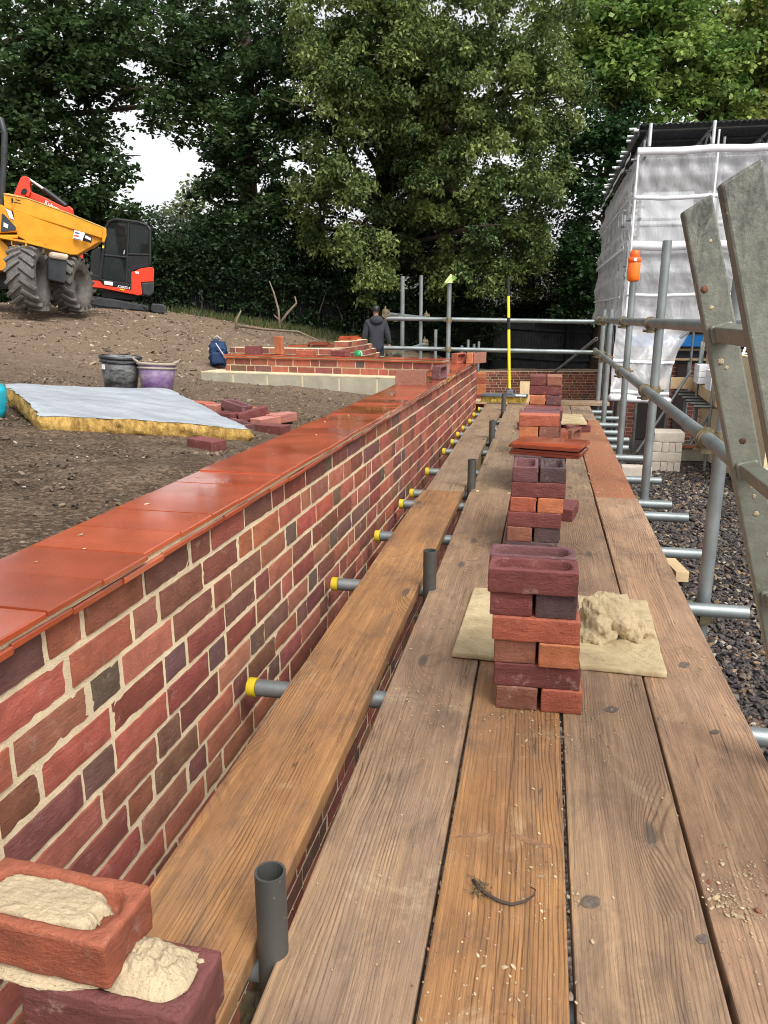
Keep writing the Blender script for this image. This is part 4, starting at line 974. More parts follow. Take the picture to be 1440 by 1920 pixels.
for (z, s, dx, mt) in ((.985, .004, -.01, MORTARSAND), (.62, .004, .002, MORTARSAND), (.585, .005, .0, MORTARSAND), (.5, .006, .01, MORTARSAND), (.885, .006, -.012, MORTARSAND), (.872, .004, -.004, MORTARSAND), (.64, .003, .0, MORTARSAND), (1.02, .0065, -.016, plain("rust_lump", (.16, .06, .03), .9)), (.73, .006, .0, plain("dark_rust", (.09, .04, .02), .9)), (1.10, .003, .01, MORTARSAND)):
    p = lad(z, 1.599) + LX * dx; o = lump("splash", ld, (0, 0, 0), (s, s * .3, s), mt, z * 30, 3, .55, False); o.location = p - ld.location

# ------------------------------------------------------------------ things on the soil
# mineral wool slab with pale facing, its back corners lifted
sl = thing("insulation_slab", "thick yellow mineral wool slab with pale grey facing lying on the soil", "insulation", (-2.6, 4.6, .33))
cor = [on_soil(75, 770, .112), on_soil(470, 805, .07), on_soil(318, 729, .085), on_soil(8, 719, .112)]
th = [.085, .07, .06, .085]
n = 48; vt = []; vb = []
for j in range(n + 1):
    for i in range(n + 1):
        u, v = i / n, j / n
        p = cor[0].lerp(cor[1], u).lerp(cor[3].lerp(cor[2], u), v)
        e = min(u, 1 - u, v, 1 - v)
        rg = .018 * mnoise.fractal(Vector((u * 14, v * 14, 2)), 1, 2, 3)
        if i in (0, n) or j in (0, n): p = p + Vector((rg, rg * .7, -.006))
        p = p + Vector((0, 0, .01 * mnoise.noise(Vector((u * 5, v * 5, 0))) - .03 * math.exp(-((u - .0) ** 2 + (v - .0) ** 2) * 18)))
        vt.append(p); t_ = .11 * (1 - u) + .07 * u
        q = p.copy(); q.z = max(p.z - t_, soil_z(p.x, p.y) - .01) if False else p.z - t_; 
        vb.append(q)
m = MB(); g = lambda i, j: j * (n + 1) + i
m.add([p + Vector((0, 0, .002)) for p in vt], [(g(i, j), g(i + 1, j), g(i + 1, j + 1), g(i, j + 1)) for i in range(n) for j in range(n)], 0, None, True)
t = NT("pale_slab_facing"); v = t.coord(); c = t.mix(t.ramp(t.noise(t.mapv(v, (3, 9, 3)), 1.0, 6, .65), [(.3, 0.), (.7, 1.)]), (.25, .28, .315), (.47, .51, .545)); c = t.mix(t.ramp(t.noise(v, 5, 7, .7), [(.62, 0.), (.72, .6)]), c, (.3, .29, .27))
m.build("facing", t.done(c, .55, t.bump(t.noise(t.mapv(v, (10, 34, 10)), 1.0, 6, .7, .8), .9, .02)), sl, world=True)
ringi = [(i, 0) for i in range(n)] + [(n, j) for j in range(n)] + [(i, n) for i in range(n, 0, -1)] + [(0, j) for j in range(n, 0, -1)]
vs = []; NR = 7
for k in range(NR):
    for q, (i, j) in enumerate(ringi):
        f = k / (NR - 1); p = vt[g(i, j)].lerp(vb[g(i, j)], f); c0 = (cor[0] + cor[1] + cor[2] + cor[3]) / 4; d = (p - c0); d.z = 0; d.normalize()
        bl = .016 * math.sin(math.pi * f) + .02 * mnoise.fractal(Vector((p.x * 24, p.y * 24, f * 2.6)), .9, 2, 4)
        vs.append(p + d * bl)
q = len(ringi); fs = [(k * q + a, k * q + (a + 1) % q, (k + 1) * q + (a + 1) % q, (k + 1) * q + a) for k in range(NR - 1) for a in range(q)]
m = MB(); m.add(vs, fs, 0, None, True); m.add(vb, [(g(i, j), g(i, j + 1), g(i + 1, j + 1), g(i + 1, j)) for i in range(n) for j in range(n)])
t = NT("yellow_mineral_wool"); v = t.coord(); b = t.noise(t.mapv(v, (26, 26, 9)), 1.0, 6, .75)
c = t.mix(t.ramp(b, [(.32, 0.), (.62, 1.)]), (.16, .07, .012), (.62, .40, .11)); c = t.mix(t.ramp(t.noise(v, 9, 5, .7), [(.6, 0.), (.72, .7)]), c, (.66, .53, .28))
m.build("wool", t.done(c, .95, t.bump(b, 1.0, .03)), sl, world=True)
# tubs
def tub(name, label, px, py, D, rt, rb, h, mat, rimmat, tilt=(0, 0), sticker=False, handles=False):
    p = dep(px, py, D); p.z = soil_z(p.x, p.y) - .01
    o = thing(name, label, "tub", p); o.rotation_euler = (tilt[0], tilt[1], .4)
    m = MB(); m.lathe([(0, 0), (rb, 0), (rb * .4 + rt * .6, h * .55), (rt, h), (rt - .006, h), (rb - .006, .008), (0, .008)], 36); m.build("body", mat, o)
    m = MB(); m.lathe([(rt + .001, h - .018), (rt + .012, h - .012), (rt + .012, h + .001), (rt - .004, h + .004)], 36)
    m.lathe([(rt + .001, h - .045), (rt + .006, h - .04), (rt + .006, h - .035), (rt - .002, h - .03)], 36); m.build("rim", rimmat, o)
    if handles:
        for s in (0, math.pi):
            m = MB(); pts = [Vector((math.cos(s + t_) * (rt + .035 * math.sin((t_ + .5) * math.pi)), math.sin(s + t_) * (rt + .035 * math.sin((t_ + .5) * math.pi)), h + .03 * math.sin((t_ + .5) * math.pi))) for t_ in (-.5, -.3, -.1, .1, .3, .5)]
            m.path(pts, .009, 8); m.build("handle", rimmat, o)
    else:
        m = MB(); pts = [Vector((rt * 1.06 * math.cos(a), rt * 1.06 * math.sin(a) * .98, h - .012 - .11 * math.sin(a))) for a in [math.pi * i / 10 for i in range(11)]]; m.path(pts, .0025, 6); m.build("handle", GALVDARK, o)
    if sticker:
        a = -2.05 - .4; q = Vector((math.cos(a), math.sin(a), 0)); m = MB(); m.bar(q * (rt * .985) + Vector((0, 0, h * .68)), q * (rt * .985) + Vector((0, 0, h * .8)), .04, .004, q); m.build("sticker", WHITE, o)
    return o
t = NT("grimy_black_plastic"); v = t.coord(); c = t.mix(t.ramp(t.noise(t.mapv(v, (6, 6, 14)), 1.0, 7, .75), [(.4, 0.), (.62, .85)]), (.018, .02, .024), (.27, .27, .26)); BLKTUB = t.done(c, .55)
t = NT("grimy_purple_plastic"); v = t.coord(); c = t.mix(t.ramp(t.noise(t.mapv(v, (7, 7, 12)), 1.0, 7, .75), [(.35, 0.), (.62, .9)]), (.11, .028, .2), (.3, .25, .27)); PURTUB = t.done(c, .55)
tub("bucket", "grimy black builder's bucket with white label beside a purple tub", 226, 727, 5.9, .147, .112, .285, BLKTUB, BLACKP, (R(2), R(4)), True)
tub("trug", "cement-smeared purple flexible tub beside the black bucket", 294, 731, 5.85, .14, .105, .262, PURTUB, plain("cement_crusted_rim", (.33, .27, .21), .8, 0, .25, 20), (R(-3), R(3)), False, True)
p = on_soil(-33, 785)
o = thing("plastic_drum", "turquoise ribbed plastic tub cut off by the left edge of the photo", "tub", (p.x, p.y, p.z)); o.rotation_euler = (R(6), R(8), 0)
m = MB(); m.lathe([(0, 0), (.1, 0), (.125, .02), (.14, .07), (.134, .08), (.146, .12), (.14, .13), (.145, .18), (.135, .2), (.1, .215), (.0, .22)], 32); m.build("body", plain("turquoise_plastic", (.01, .33, .42), .4, 0, .2, 12, 0, ((.15, .2, .2), .62)), o)
# rucksack by the return wall
p = on_soil(411, 690)
o = thing("rucksack", "blue rucksack with pale strap leaning on the end of the return wall", "bag", (p.x, p.y, p.z + .02), R(20))
BLUEC = plain("blue_fabric", (.009, .035, .1), .85, 0, .3, 14, .4)
m = MB(); vs, fs = rbox(.25, .2, .36, .095, 10, 10, 12, 0, .016, 2); m.add(vs, fs, smooth=True); m.build("body", BLUEC, o)
m = MB(); vs, fs = rbox(.19, .07, .17, .03, 6, 6, 6, 0, .004, 4); m.add([v + Vector((.0, -.1, .04)) for v in vs], fs, smooth=True); m.build("pocket", plain("dark_blue_fabric", (.01, .03, .09), .85), o)
m = MB(); m.path([(-.02, -.15, .33), (.06, -.17, .2), (.16, -.16, .03)], .008, 6); m.path([(-.06, -.08, .38), (0, -.1, .43), (.06, -.08, .38)], .01, 6); m.build("strap", plain("pale_webbing", (.5, .5, .48), .8), o)
# tape reel on the bay wall
p = ony(679, 662, 10.8)
o = thing("tape_reel", "small green reel with white rim lying on the bay wall", "reel", (p.x, 10.55, p.z - .05))
m = MB(); M_ = Matrix.Rotation(R(70), 3, 'X'); m.lathe([(0, -.02), (.05, -.02), (.05, .02), (0, .02)], 20, (0, 0, .05), 0, None, M_); m.build("case", plain("green_plastic", (.01, .25, .07), .4), o)
m = MB(); m.lathe([(.05, -.022), (.058, -.022), (.058, -.012), (.05, -.012)], 20, (0, 0, .05), 0, None, M_); m.build("rim", WHITE, o)

# dead branches by the hedge
db = thing("dead_branch", "forked bare dead branch standing upright before the ivy hedge", "branch", dep(525, 612, 18))
m = MB(); m.path([dep(525, 616, 18), dep(522, 580, 18), dep(513, 548, 18), dep(505, 527, 18)], [.03, .026, .02, .01], 7); m.path([dep(524, 608, 18), dep(538, 588, 18), dep(556, 568, 17.9), dep(553, 556, 17.9)], [.032, .03, .024, .014], 7); m.path([dep(524, 600, 18), dep(513, 590, 18)], [.025, .01], 6)
m.build("limb", DEADWOOD, db, world=True)
m = MB(); m.path([dep(444, 616, 18), dep(443, 600, 18), dep(452, 582, 18)], [.04, .03, .015], 7); o = m.build("dead_branch", DEADWOOD, origin=dep(444, 616, 18)); tag(o, "short bare stick standing left of the forked branch", "branch")
m = MB(); m.path([dep(444, 611, 18), dep(500, 618, 17.8), dep(560, 622, 17.6), dep(600, 640, 17.4)], [.032, .03, .024, .014], 7); o = m.build("fallen_branch", DEADWOOD, origin=dep(444, 611, 18)); tag(o, "long fallen branch lying along the top of the bank", "branch")

# ------------------------------------------------------------------ fence, machines, person, building
def vd(px, py, D):                       # point on the vertical plane D metres ahead
    d = ray(px, py); return CAM + d * (D / d.dot(FH))
EXT = [FH.copy()]
def poly(mb, pts, D, thick, mi=0, D2=None):
    if D2 is None: P = [vd(x, y, D) for x, y in pts]
    else:
        x0 = min(p[0] for p in pts); x1 = max(p[0] for p in pts); P = [vd(x, y, D + (D2 - D) * (x - x0) / (x1 - x0)) for x, y in pts]
    mb.prism(P, EXT[0] * thick, mi)
FL = [(-24, 15.5, 1.2), (-16.5, 18.6, 1.1), (-10.64, 21.0, .88), (-5.14, 23.0, .1), (-1.6, 24.9, -.65), (.755, 26.0, -.83), (7, 28.6, -1.0), (14, 30, -1.0)]
fence = thing("fence", "dark stained close-boarded fence, partly under ivy, behind the yard", "fence", (0, 24, -1))
m = MB(); acc = 0
for (a, b) in zip(FL[:-1], FL[1:]):
    a, b = Vector(a), Vector(b); L = (b - a).length; k = int(L / .11); d = (b - a).normalized()
    for i in range(k):
        p = a.lerp(b, (i + .5) / k); h = 1.42 + rnd.uniform(-.01, .01); m.bar(p + Vector((0, 0, -.2)), p + Vector((0, 0, h)), .105, .018, d.cross(Vector((0, 0, 1))) if True else d)
m.build("boards", FENCE, fence, world=True)
for (a, b) in zip(FL[:-1], FL[1:]):
    a, b = Vector(a), Vector(b); L = (b - a).length; k = max(1, int(L / 2.7))
    for i in range(k):
        p = a.lerp(b, i / k) + Vector((.02, -.07, 0)); m = MB(); m.box(p + Vector((0, 0, .6)), (.1, .1, 1.8)); m.build("post", FENCE, fence, world=True)
m = MB()
for (a, b) in zip(FL[:-1], FL[1:]):
    for z in (.3, 1.2): m.bar(Vector(a) + Vector((0, -.04, z)), Vector(b) + Vector((0, -.04, z)), .04, .08)
m.build("rail", FENCE, fence, world=True)

# mini excavator
def ex(pts): return [(160 + x / 9, 400 + y / 9) for x, y in pts]
def bo(pts): return [(x / 9, 320 + y / 9) for x, y in pts]
ED = 18.9; EXT[0] = (FH - RT * .33).normalized()
q = vd(230, 588, ED + .6)
exv = thing("mini_excavator", "red and black mini excavator with a glazed cab parked by the hedge", "excavator", (q.x, q.y, soil_z(q.x, q.y)))
def part(name, mat, fn, parent=exv, bevel=.012):
    m = MB(); fn(m); return m.build(name, mat, parent, world=True, bevel=bevel)
part("body", REDPAINT, lambda m: (poly(m, ex([(775, 985), (830, 975), (930, 930), (1080, 905), (1140, 915), (1162, 950), (1155, 1150), (940, 1165), (962, 1372), (880, 1385), (770, 1352), (775, 1290)]), ED, 1.3),
    poly(m, ex([(70, 1125), (250, 1140), (290, 1205), (775, 1290), (880, 1385), (290, 1265), (80, 1240)]), ED + .01, 1.25)))
part("counterweight", DARKGREY, lambda m: poly(m, ex([(945, 1172), (1160, 1158), (1158, 1340), (1090, 1405), (968, 1372)]), ED - .02, 1.34), bevel=.03)
skirt = part("side_panel", BLACKP, lambda m: (poly(m, ex([(255, 1105), (690, 1172), (772, 1195), (773, 1285), (292, 1200)]), ED - .005, .05), poly(m, ex([(700, 935), (900, 870), (1085, 835), (1085, 900), (930, 925), (775, 980), (772, 1195), (690, 1170)]), ED - .004, .9)))
part("cab_floor", BLACKP, lambda m: poly(m, ex([(90, 1020), (260, 1060), (700, 1160), (700, 1200), (90, 1120)]), ED + .05, 1.0))
def cabframe(m):
    out = ex([(255, 1105), (300, 700), (345, 260), (400, 140), (500, 100), (900, 150), (1040, 200), (1098, 290), (1092, 850)])
    for o_ in (EXT[0] * .02, EXT[0] * .98):
        for a, b in zip(out[:-1], out[1:]): m.tube(vd(*a, ED) + o_, vd(*b, ED) + o_, .038, n=8)
        for p in out: m.box(vd(*p, ED) + o_, (.06, .06, .06))
        for a, b in (((735, 150), (690, 1170)), ((330, 705), (700, 745)), ((715, 690), (1090, 700))):
            a, b = ex([a, b]); m.tube(vd(*a, ED) + o_, vd(*b, ED) + o_, .03, n=8)
    for p in out[1:8]: m.tube(vd(*p, ED), vd(*p, ED) + EXT[0], .034, n=8)
cab = part("cab", BLACKP, cabframe, bevel=0)
part("roof", BLACKP, lambda m: poly(m, ex([(395, 140), (500, 88), (900, 138), (1045, 190), (1000, 200), (500, 130)]), ED - .01, 1.04), bevel=.02)
part("window", CABGLASS, lambda m: (poly(m, ex([(350, 260), (405, 160), (500, 125), (728, 150), (690, 1150), (270, 1090)]), ED + .015, .012), poly(m, ex([(748, 155), (900, 170), (1030, 215), (1075, 290), (1078, 690), (725, 690)]), ED + .015, .012),
    m.prism([vd(*p, ED) + EXT[0] * .985 for p in ex([(350, 260), (405, 160), (500, 125), (900, 170), (1030, 215), (1075, 290), (1078, 690), (690, 1150), (270, 1090)])], EXT[0] * .012)), bevel=0)
part("lower_panel", BLACKP, lambda m: poly(m, ex([(715, 705), (1085, 705), (1085, 845), (712, 930)]), ED + .01, .03))
part("seat", DARKGREY, lambda m: (poly(m, ex([(480, 800), (640, 780), (650, 1000), (420, 980), (420, 900)]), ED + .3, .45), poly(m, ex([(560, 560), (650, 560), (660, 800), (570, 800)]), ED + .3, .45)), bevel=.04)
part("front_glass_box", BLACKP, lambda m: poly(m, ex([(95, 640), (265, 560), (255, 1105), (80, 1110)]), ED + .25, .6), bevel=.02)  # dark box standing for the cab's front glass seen at a slant
part("door_handle", ALU, lambda m: m.tube(vd(*ex([(650, 690)])[0], ED - .02), vd(*ex([(662, 620)])[0], ED - .02), .015, n=8), bevel=0)
for P_, d_ in ((ex([(322, 1138), (468, 1160), (462, 1222), (318, 1198)]), ED - .012), (ex([(835, 978), (905, 985), (905, 1022), (838, 1012)]), ED - .006), (ex([(137, 1040), (187, 1045), (185, 1100), (135, 1095)]), ED + .235)):
    part("sticker", WHITE, lambda m: poly(m, P_, d_, .006), bevel=0)
YD = plain("yellow_decal", (.7, .55, .02))
for P_, d_ in ((ex([(288, 540), (320, 545), (315, 590), (285, 585)]), ED - .06), (ex([(582, 1270), (660, 1285), (655, 1305), (580, 1292)]), ED - .005)):
    part("sticker", YD, lambda m: poly(m, P_, d_, .006), bevel=0)
def track(m, D):
    o = ex([(20, 1400), (60, 1385), (450, 1440), (960, 1535), (1040, 1575), (1065, 1630), (1010, 1690), (940, 1690), (700, 1668), (230, 1605), (40, 1565), (10, 1500)])
    poly(m, o, D, .3)
for D in (ED - .12, ED + 1.05):
    tr = part("track", BLACKP, lambda m: track(m, D), bevel=.02)
    m = MB(); poly(m, ex([(60, 1420), (440, 1450), (960, 1560), (985, 1640), (740, 1610), (720, 1640), (640, 1625), (600, 1600), (370, 1580), (340, 1575), (240, 1560), (60, 1520)]), D - .03, .05); s_ = m.build("track_frame", DARKGREY, exv, world=True, bevel=.01); s_.parent = tr
    m = MB()
    for i in range(34):
        a = (60 + i * 28, 1585 + i * 3.4); poly(m, ex([(a[0], a[1]), (a[0] + 14, a[1] + 1), (a[0] + 14, a[1] + 14), (a[0], a[1] + 13)]), D - .01, .32)
    l_ = m.build("grousers", BLACKP, exv, world=True); l_.parent = tr
part("undercarriage", BLACKP, lambda m: poly(m, ex([(300, 1290), (860, 1390), (860, 1480), (300, 1420)]), ED + .3, .6))
part("dozer_blade", DARKGREY, lambda m: (poly(m, ex([(1130, 1520), (1310, 1530), (1345, 1560), (1345, 1690), (1150, 1680), (1100, 1620)]), ED - .15, 1.5), poly(m, ex([(1010, 1590), (1150, 1600), (1150, 1640), (1010, 1640)]), ED + .4, .15)), bevel=.03)
part("boom", REDPAINT, lambda m: (poly(m, bo([(480, 350), (520, 350), (760, 450), (1100, 622), (1165, 588), (1240, 655), (1222, 775), (1000, 695), (660, 535), (470, 455)]), 17.2, .26),
    poly(m, bo([(232, 400), (290, 250), (352, 108), (400, 84), (495, 110), (512, 160), (500, 260), (520, 360), (480, 460), (430, 420), (330, 640), (230, 560)]), 17.15, .34),
    poly(m, bo([(1130, 680), (1235, 660), (1320, 1200), (1395, 1400), (1412, 1585), (1320, 1540), (1280, 1400), (1200, 1200)]), 17.22, .24)), bevel=.02)
part("boom_hole_patch", BLACKP, lambda m: poly(m, bo([(350, 390), (370, 320), (420, 295), (460, 330), (440, 380), (400, 405)]), 17.135, .02), bevel=0)  # black patch on the knee, painting the shade of its hole
part("ram", ALU, lambda m: m.tube(vd(500 / 9, 320 + 150 / 9, 17.3), vd(760 / 9, 320 + 325 / 9, 17.3), .028, n=10), bevel=0)
part("ram_cylinder", BLACKP, lambda m: m.tube(vd(740 / 9, 320 + 312 / 9, 17.3), vd(1120 / 9, 320 + 600 / 9, 17.3), .06, n=12), bevel=0)
def lettering(text, px0, py0, px1, py1, D, mat, parent, shear=0.0, ratio=1.0):
    cu = bpy.data.curves.new("lettering", 'FONT'); cu.body = text; cu.size = 1.0; cu.extrude = .02; cu.shear = shear; cu.resolution_u = 3; cu.offset = .012
    tmp = bpy.data.objects.new("lettering", cu); COL.objects.link(tmp); bpy.context.view_layer.update()
    me = bpy.data.meshes.new_from_object(tmp.evaluated_get(bpy.context.evaluated_depsgraph_get())); bpy.data.objects.remove(tmp)
    a, b = vd(px0, py0, D), vd(px1, py1, D); x = (b - a).normalized(); z = -FH; z = (z - x * z.dot(x)).normalized(); y = z.cross(x)
    w = max(v.co.x for v in me.vertices); k = (b - a).length / w; M_ = Matrix((x * k, y * k * ratio, z * .15)).transposed().to_4x4(); M_.translation = a - parent.location
    me.transform(M_); me.materials.clear(); me.materials.append(mat); o = bpy.data.objects.new("lettering", me); COL.objects.link(o); o.parent = parent
    return o
lettering("Kubota", 82.5, 382.5, 110.5, 397.5, 17.145, WHITE, exv, 0, 1.15)
lettering("KX030-4", 160 + 540 / 9, 400 + 1252 / 9, 160 + 755 / 9, 400 + 1282 / 9, ED - .012, WHITE, exv, .25)

# dumper
DD = 13.5; EXT[0] = (FH - RT * .44).normalized()
q = vd(70, 580, DD + .6)
dm = thing("dumper", "amber site dumper with a skip turned sideways and big muddy tyres", "dumper", (q.x, q.y, soil_z(q.x, q.y)))
def dz(pts): return [(x / 4.5, 300 + y / 4.5) for x, y in pts]
def dpart(name, mat, fn, bevel=.012): return part(name, mat, fn, dm, bevel)
skip = dpart("skip", YELLOWPAINT, lambda m: poly(m, dz([(105, 400), (880, 640), (858, 690), (820, 700), (652, 800), (600, 800), (380, 745), (240, 695), (145, 640)]), DD, 1.5, D2=DD + .9))
rim = dpart("rim", YELLOWPAINT, lambda m: (poly(m, dz([(30, 283), (75, 285), (232, 322), (560, 440), (896, 578), (900, 600), (885, 668), (600, 580), (105, 430), (35, 400)]), DD - .07, 1.66, D2=DD + .85), poly(m, dz([(868, 580), (898, 580), (900, 640), (880, 697), (860, 690)]), DD + .78, .12)))
dpart("edge", plain("worn_amber_edge", (.55, .38, .12), .5), lambda m: poly(m, dz([(30, 280), (75, 281), (232, 318), (560, 436), (896, 574), (896, 582), (560, 444), (232, 326), (30, 288)]), DD - .085, .03, D2=DD + .835), bevel=0)
def yz(pts): return [(x / 9, 320 + y / 9) for x, y in pts]
dpart("engine_cover", YELLOWPAINT, lambda m: (poly(m, yz([(-260, 560), (40, 575), (100, 640), (250, 840), (285, 950), (285, 1030), (-260, 1075)]), DD - .12, 1.3), poly(m, yz([(-260, 1080), (300, 1080), (300, 1140), (-260, 1150)]), DD - .2, 1.4), poly(m, yz([(-260, 1150), (10, 1150), (170, 1320), (130, 1680), (-260, 1700)]), DD - .1, 1.2)))
dpart("vent", plain("dark_blue_vent", (.03, .04, .055), .5), lambda m: poly(m, yz([(10, 1040), (30, 720), (70, 740), (265, 950), (268, 1000)]), DD - .135, .02), bevel=0)
dpart("step", YELLOWPAINT, lambda m: (poly(m, yz([(0, 1110), (430, 1180), (730, 1240), (725, 1290), (620, 1270), (430, 1220), (0, 1140)]), DD - .25, .3), poly(m, yz([(420, 1200), (470, 1210), (440, 1300), (420, 1300)]), DD - .24, .05), poly(m, yz([(190, 1180), (205, 1180), (205, 1250), (420, 1285), (420, 1300), (190, 1262)]), DD - .24, .03)))
dpart("chassis", DARKGREY, lambda m: (poly(m, [(90, 483), (126, 489), (122, 531), (90, 524)], DD - .1, .8), poly(m, [(-20, 500), (95, 505), (95, 540), (-20, 540)], DD + .5, .5)))
dpart("tank", plain("beige_tank", (.45, .37, .28), .6), lambda m: poly(m, [(93, 471), (130, 477), (126, 489), (90, 483)], DD - .15, .4), bevel=.04)
for mt_, P_, d_ in ((WHITE, yz([(1255, 1000), (1440, 1050), (1385, 1185), (1225, 1145)]), .53), (WHITE, yz([(95, 635), (190, 680), (240, 830), (165, 800)]), -.14), (WHITE, yz([(62, 870), (140, 910), (130, 975), (60, 945)]), -.145), (BLACKP, [(158, 437), (173, 445), (171, 456), (155, 451)], .61), (WHITE, [(160.5, 441), (171, 446.5), (170, 451), (159, 446)], .60), (BLACKP, yz([(188, 460), (225, 470), (222, 545), (195, 552)]), -.075), (BLACKP, yz([(262, 480), (345, 500), (345, 515), (262, 500)]), -.07), (BLACKP, yz([(240, 525), (350, 545), (350, 560), (240, 545)]), -.07), (plain("red_decal", (.6, .06, .05)), yz([(1245, 1078), (1330, 1095), (1325, 1118), (1240, 1100)]), .525), (plain("blue_decal", (.06, .1, .35)), yz([(1265, 1030), (1345, 1050), (1340, 1070), (1260, 1052)]), .525), (plain("navy_decal", (.05, .08, .25)), yz([(1240, 1135), (1370, 1165), (1368, 1172), (1238, 1143)]), .522)):
    dpart("sticker", mt_, lambda m: poly(m, P_, DD + d_, .008), bevel=0)
def hoop(m):
    P = [(-60, 370), (-58, 260), (-45, 225), (-15, 216), (2, 224), (9, 250), (8, 300), (3, 380), (0, 420)]
    for D in (DD + .2,): m.path([vd(*p, D) for p in P], .05, 10)
dpart("roll_bar", DARKGREY, hoop, bevel=0)
def wheel(px, py, D, rad, axis, wd):
    c = vd(px, py, D); ax = Vector(axis).normalized(); x = Vector((0, 0, 1)).cross(ax).normalized(); y = ax.cross(x); M_ = Matrix((x, y, ax)).transposed()
    w = bpy.data.objects.new("wheel", None); COL.objects.link(w); w.parent = dm; w.location = c - dm.location
    m = MB(); h = wd / 2
    m.lathe([(rad * .55, -h * .8), (rad * .7, -h), (rad * .86, -h * .97), (rad * .93, -h * .8), (rad * .945, 0), (rad * .93, h * .8), (rad * .86, h * .97), (rad * .7, h), (rad * .55, h * .8), (rad * .53, h * .4)], 40, (0, 0, 0), 0, None, M_)
    n = 17
    for i in range(n):
        for s in (-1, 1):
            a0 = 2 * math.pi * (i + (.5 if s > 0 else 0)) / n
            for k in range(3):
                f0, f1 = k / 3, (k + 1) / 3
                A = a0 + .34 * f0; B = a0 + .34 * f1
                p = Vector((math.cos(A) * rad * .955, math.sin(A) * rad * .955, s * h * (.02 + .98 * f0))); q = Vector((math.cos(B) * rad * (.955 - .03 * (k == 2)), math.sin(B) * rad * (.955 - .03 * (k == 2)), s * h * (.02 + .98 * f1)))
                nrm = M_ @ Vector((math.cos(A), math.sin(A), 0)); d = (q - p); m.bar(M_ @ (p - d * .06), M_ @ (q + d * .06), .052, .075, nrm)
    t_ = m.build("tyre", RUBBER, w, bevel=.006)
    m = MB(); m.lathe([(rad * .56, h * .82), (rad * .54, h * .6), (rad * .48, h * .3), (rad * .4, h * .25), (rad * .28, h * .1), (rad * .2, h * .35), (0, h * .38)], 32, (0, 0, 0), 0, None, M_)
    m.lathe([(rad * .56, -h * .82), (rad * .5, -h * .5), (0, -h * .45)], 24, (0, 0, 0), 0, None, M_)
    for i in range(8):
        a = i * math.pi / 4; p = M_ @ Vector((math.cos(a) * rad * .24, math.sin(a) * rad * .24, h * .2)); m.tube(p, p + ax * .05, .018, n=6)
    m.build("rim", MUDRIM, w)
wheel(55, 524, DD - .15, .52, RT + FH * .12, .44)
wheel(134, 534, DD + .8, .47, RT + FH * -.08, .42)
wheel(-80, 524, DD + .2, .5, RT, .44)

EXT[0] = FH.copy()
# the worker standing behind the bay walls, back to the camera
pp = dep(705, 573, 17.5); pz = soil_z(pp.x, pp.y)
per = thing("person", "person in a dark hooded jacket and cap, seen from behind beyond the walls", "person", (pp.x, pp.y, 1.115 - 1.78), YAW + R(8))
def skinned(name, nodes, edges, mat, parent, sub=2):
    me = bpy.data.meshes.new(name); me.from_pydata([n[0] for n in nodes], edges, []); me.materials.append(mat)
    o = bpy.data.objects.new(name, me); COL.objects.link(o); o.parent = parent
    sk = o.modifiers.new("skin", 'SKIN'); sk.use_smooth_shade = True
    for v, nd in zip(me.skin_vertices[0].data if me.skin_vertices else [], nodes): v.radius = nd[1]
    if not me.skin_vertices:
        pass
    s_ = o.modifiers.new("sub", 'SUBSURF'); s_.levels = s_.render_levels = sub
    return o
def skin_obj(name, nodes, edges, mat, parent, sub=2):
    bm = bmesh.new(); lay = bm.verts.layers.skin.verify()
    vs = [bm.verts.new(n[0]) for n in nodes]
    for v, nd in zip(vs, nodes): v[lay].radius = nd[1] if isinstance(nd[1], tuple) else (nd[1], nd[1])
    vs[0][lay].use_root = True
    for a, b in edges: bm.edges.new((vs[a], vs[b]))
    me = bpy.data.meshes.new(name); bm.to_mesh(me); bm.free(); me.materials.append(mat)
    o = bpy.data.objects.new(name, me); COL.objects.link(o); o.parent = parent
    sk = o.modifiers.new("skin", 'SKIN'); sk.use_smooth_shade = True
    s_ = o.modifiers.new("sub", 'SUBSURF'); s_.levels = s_.render_levels = sub
    return o
body = [((0, 0, .95), .13), ((0, 0, 1.15), .13), ((0, 0, 1.36), .14), ((0, .0, 1.48), .06), ((0, .02, 1.56), .055), ((0, .03, 1.66), (.075, .092)), ((0, .02, 1.73), (.07, .085)),
        ((-.18, 0, 1.4), .06), ((-.25, 0, 1.12), .05), ((-.28, .06, .88), .036), ((-.28, .09, .8), .035), ((.18, 0, 1.4), .06), ((.25, -.01, 1.12), .05), ((.31, .03, .9), .036), ((.33, .06, .82), .035),
        ((-.1, 0, .88), .09), ((-.11, .02, .48), .06), ((-.12, 0, .08), .045), ((-.12, .13, .03), .04), ((.1, 0, .88), .09), ((.11, -.02, .48), .06), ((.12, 0, .08), .045), ((.12, .13, .03), .04)]
skin_obj("body", body, [(0, 1), (1, 2), (2, 3), (3, 4), (4, 5), (5, 6), (2, 7), (7, 8), (8, 9), (9, 10), (2, 11), (11, 12), (12, 13), (13, 14), (0, 15), (15, 16), (16, 17), (17, 18), (0, 19), (19, 20), (20, 21), (21, 22)], SKIN, per)
for s in (-1, 1):
    for k in range(4):
        b0 = Vector((s * .29 if s < 0 else .335, .09 if s < 0 else .06, .78)); 
        skin_obj("finger", [((b0.x + s * .0, b0.y - .025 + k * .016, b0.z), .009), ((b0.x + s * .006, b0.y - .025 + k * .017, b0.z - .035), .008), ((b0.x - s * .002, b0.y - .022 + k * .017, b0.z - .06), .007)], [(0, 1), (1, 2)], SKIN, per, 1)
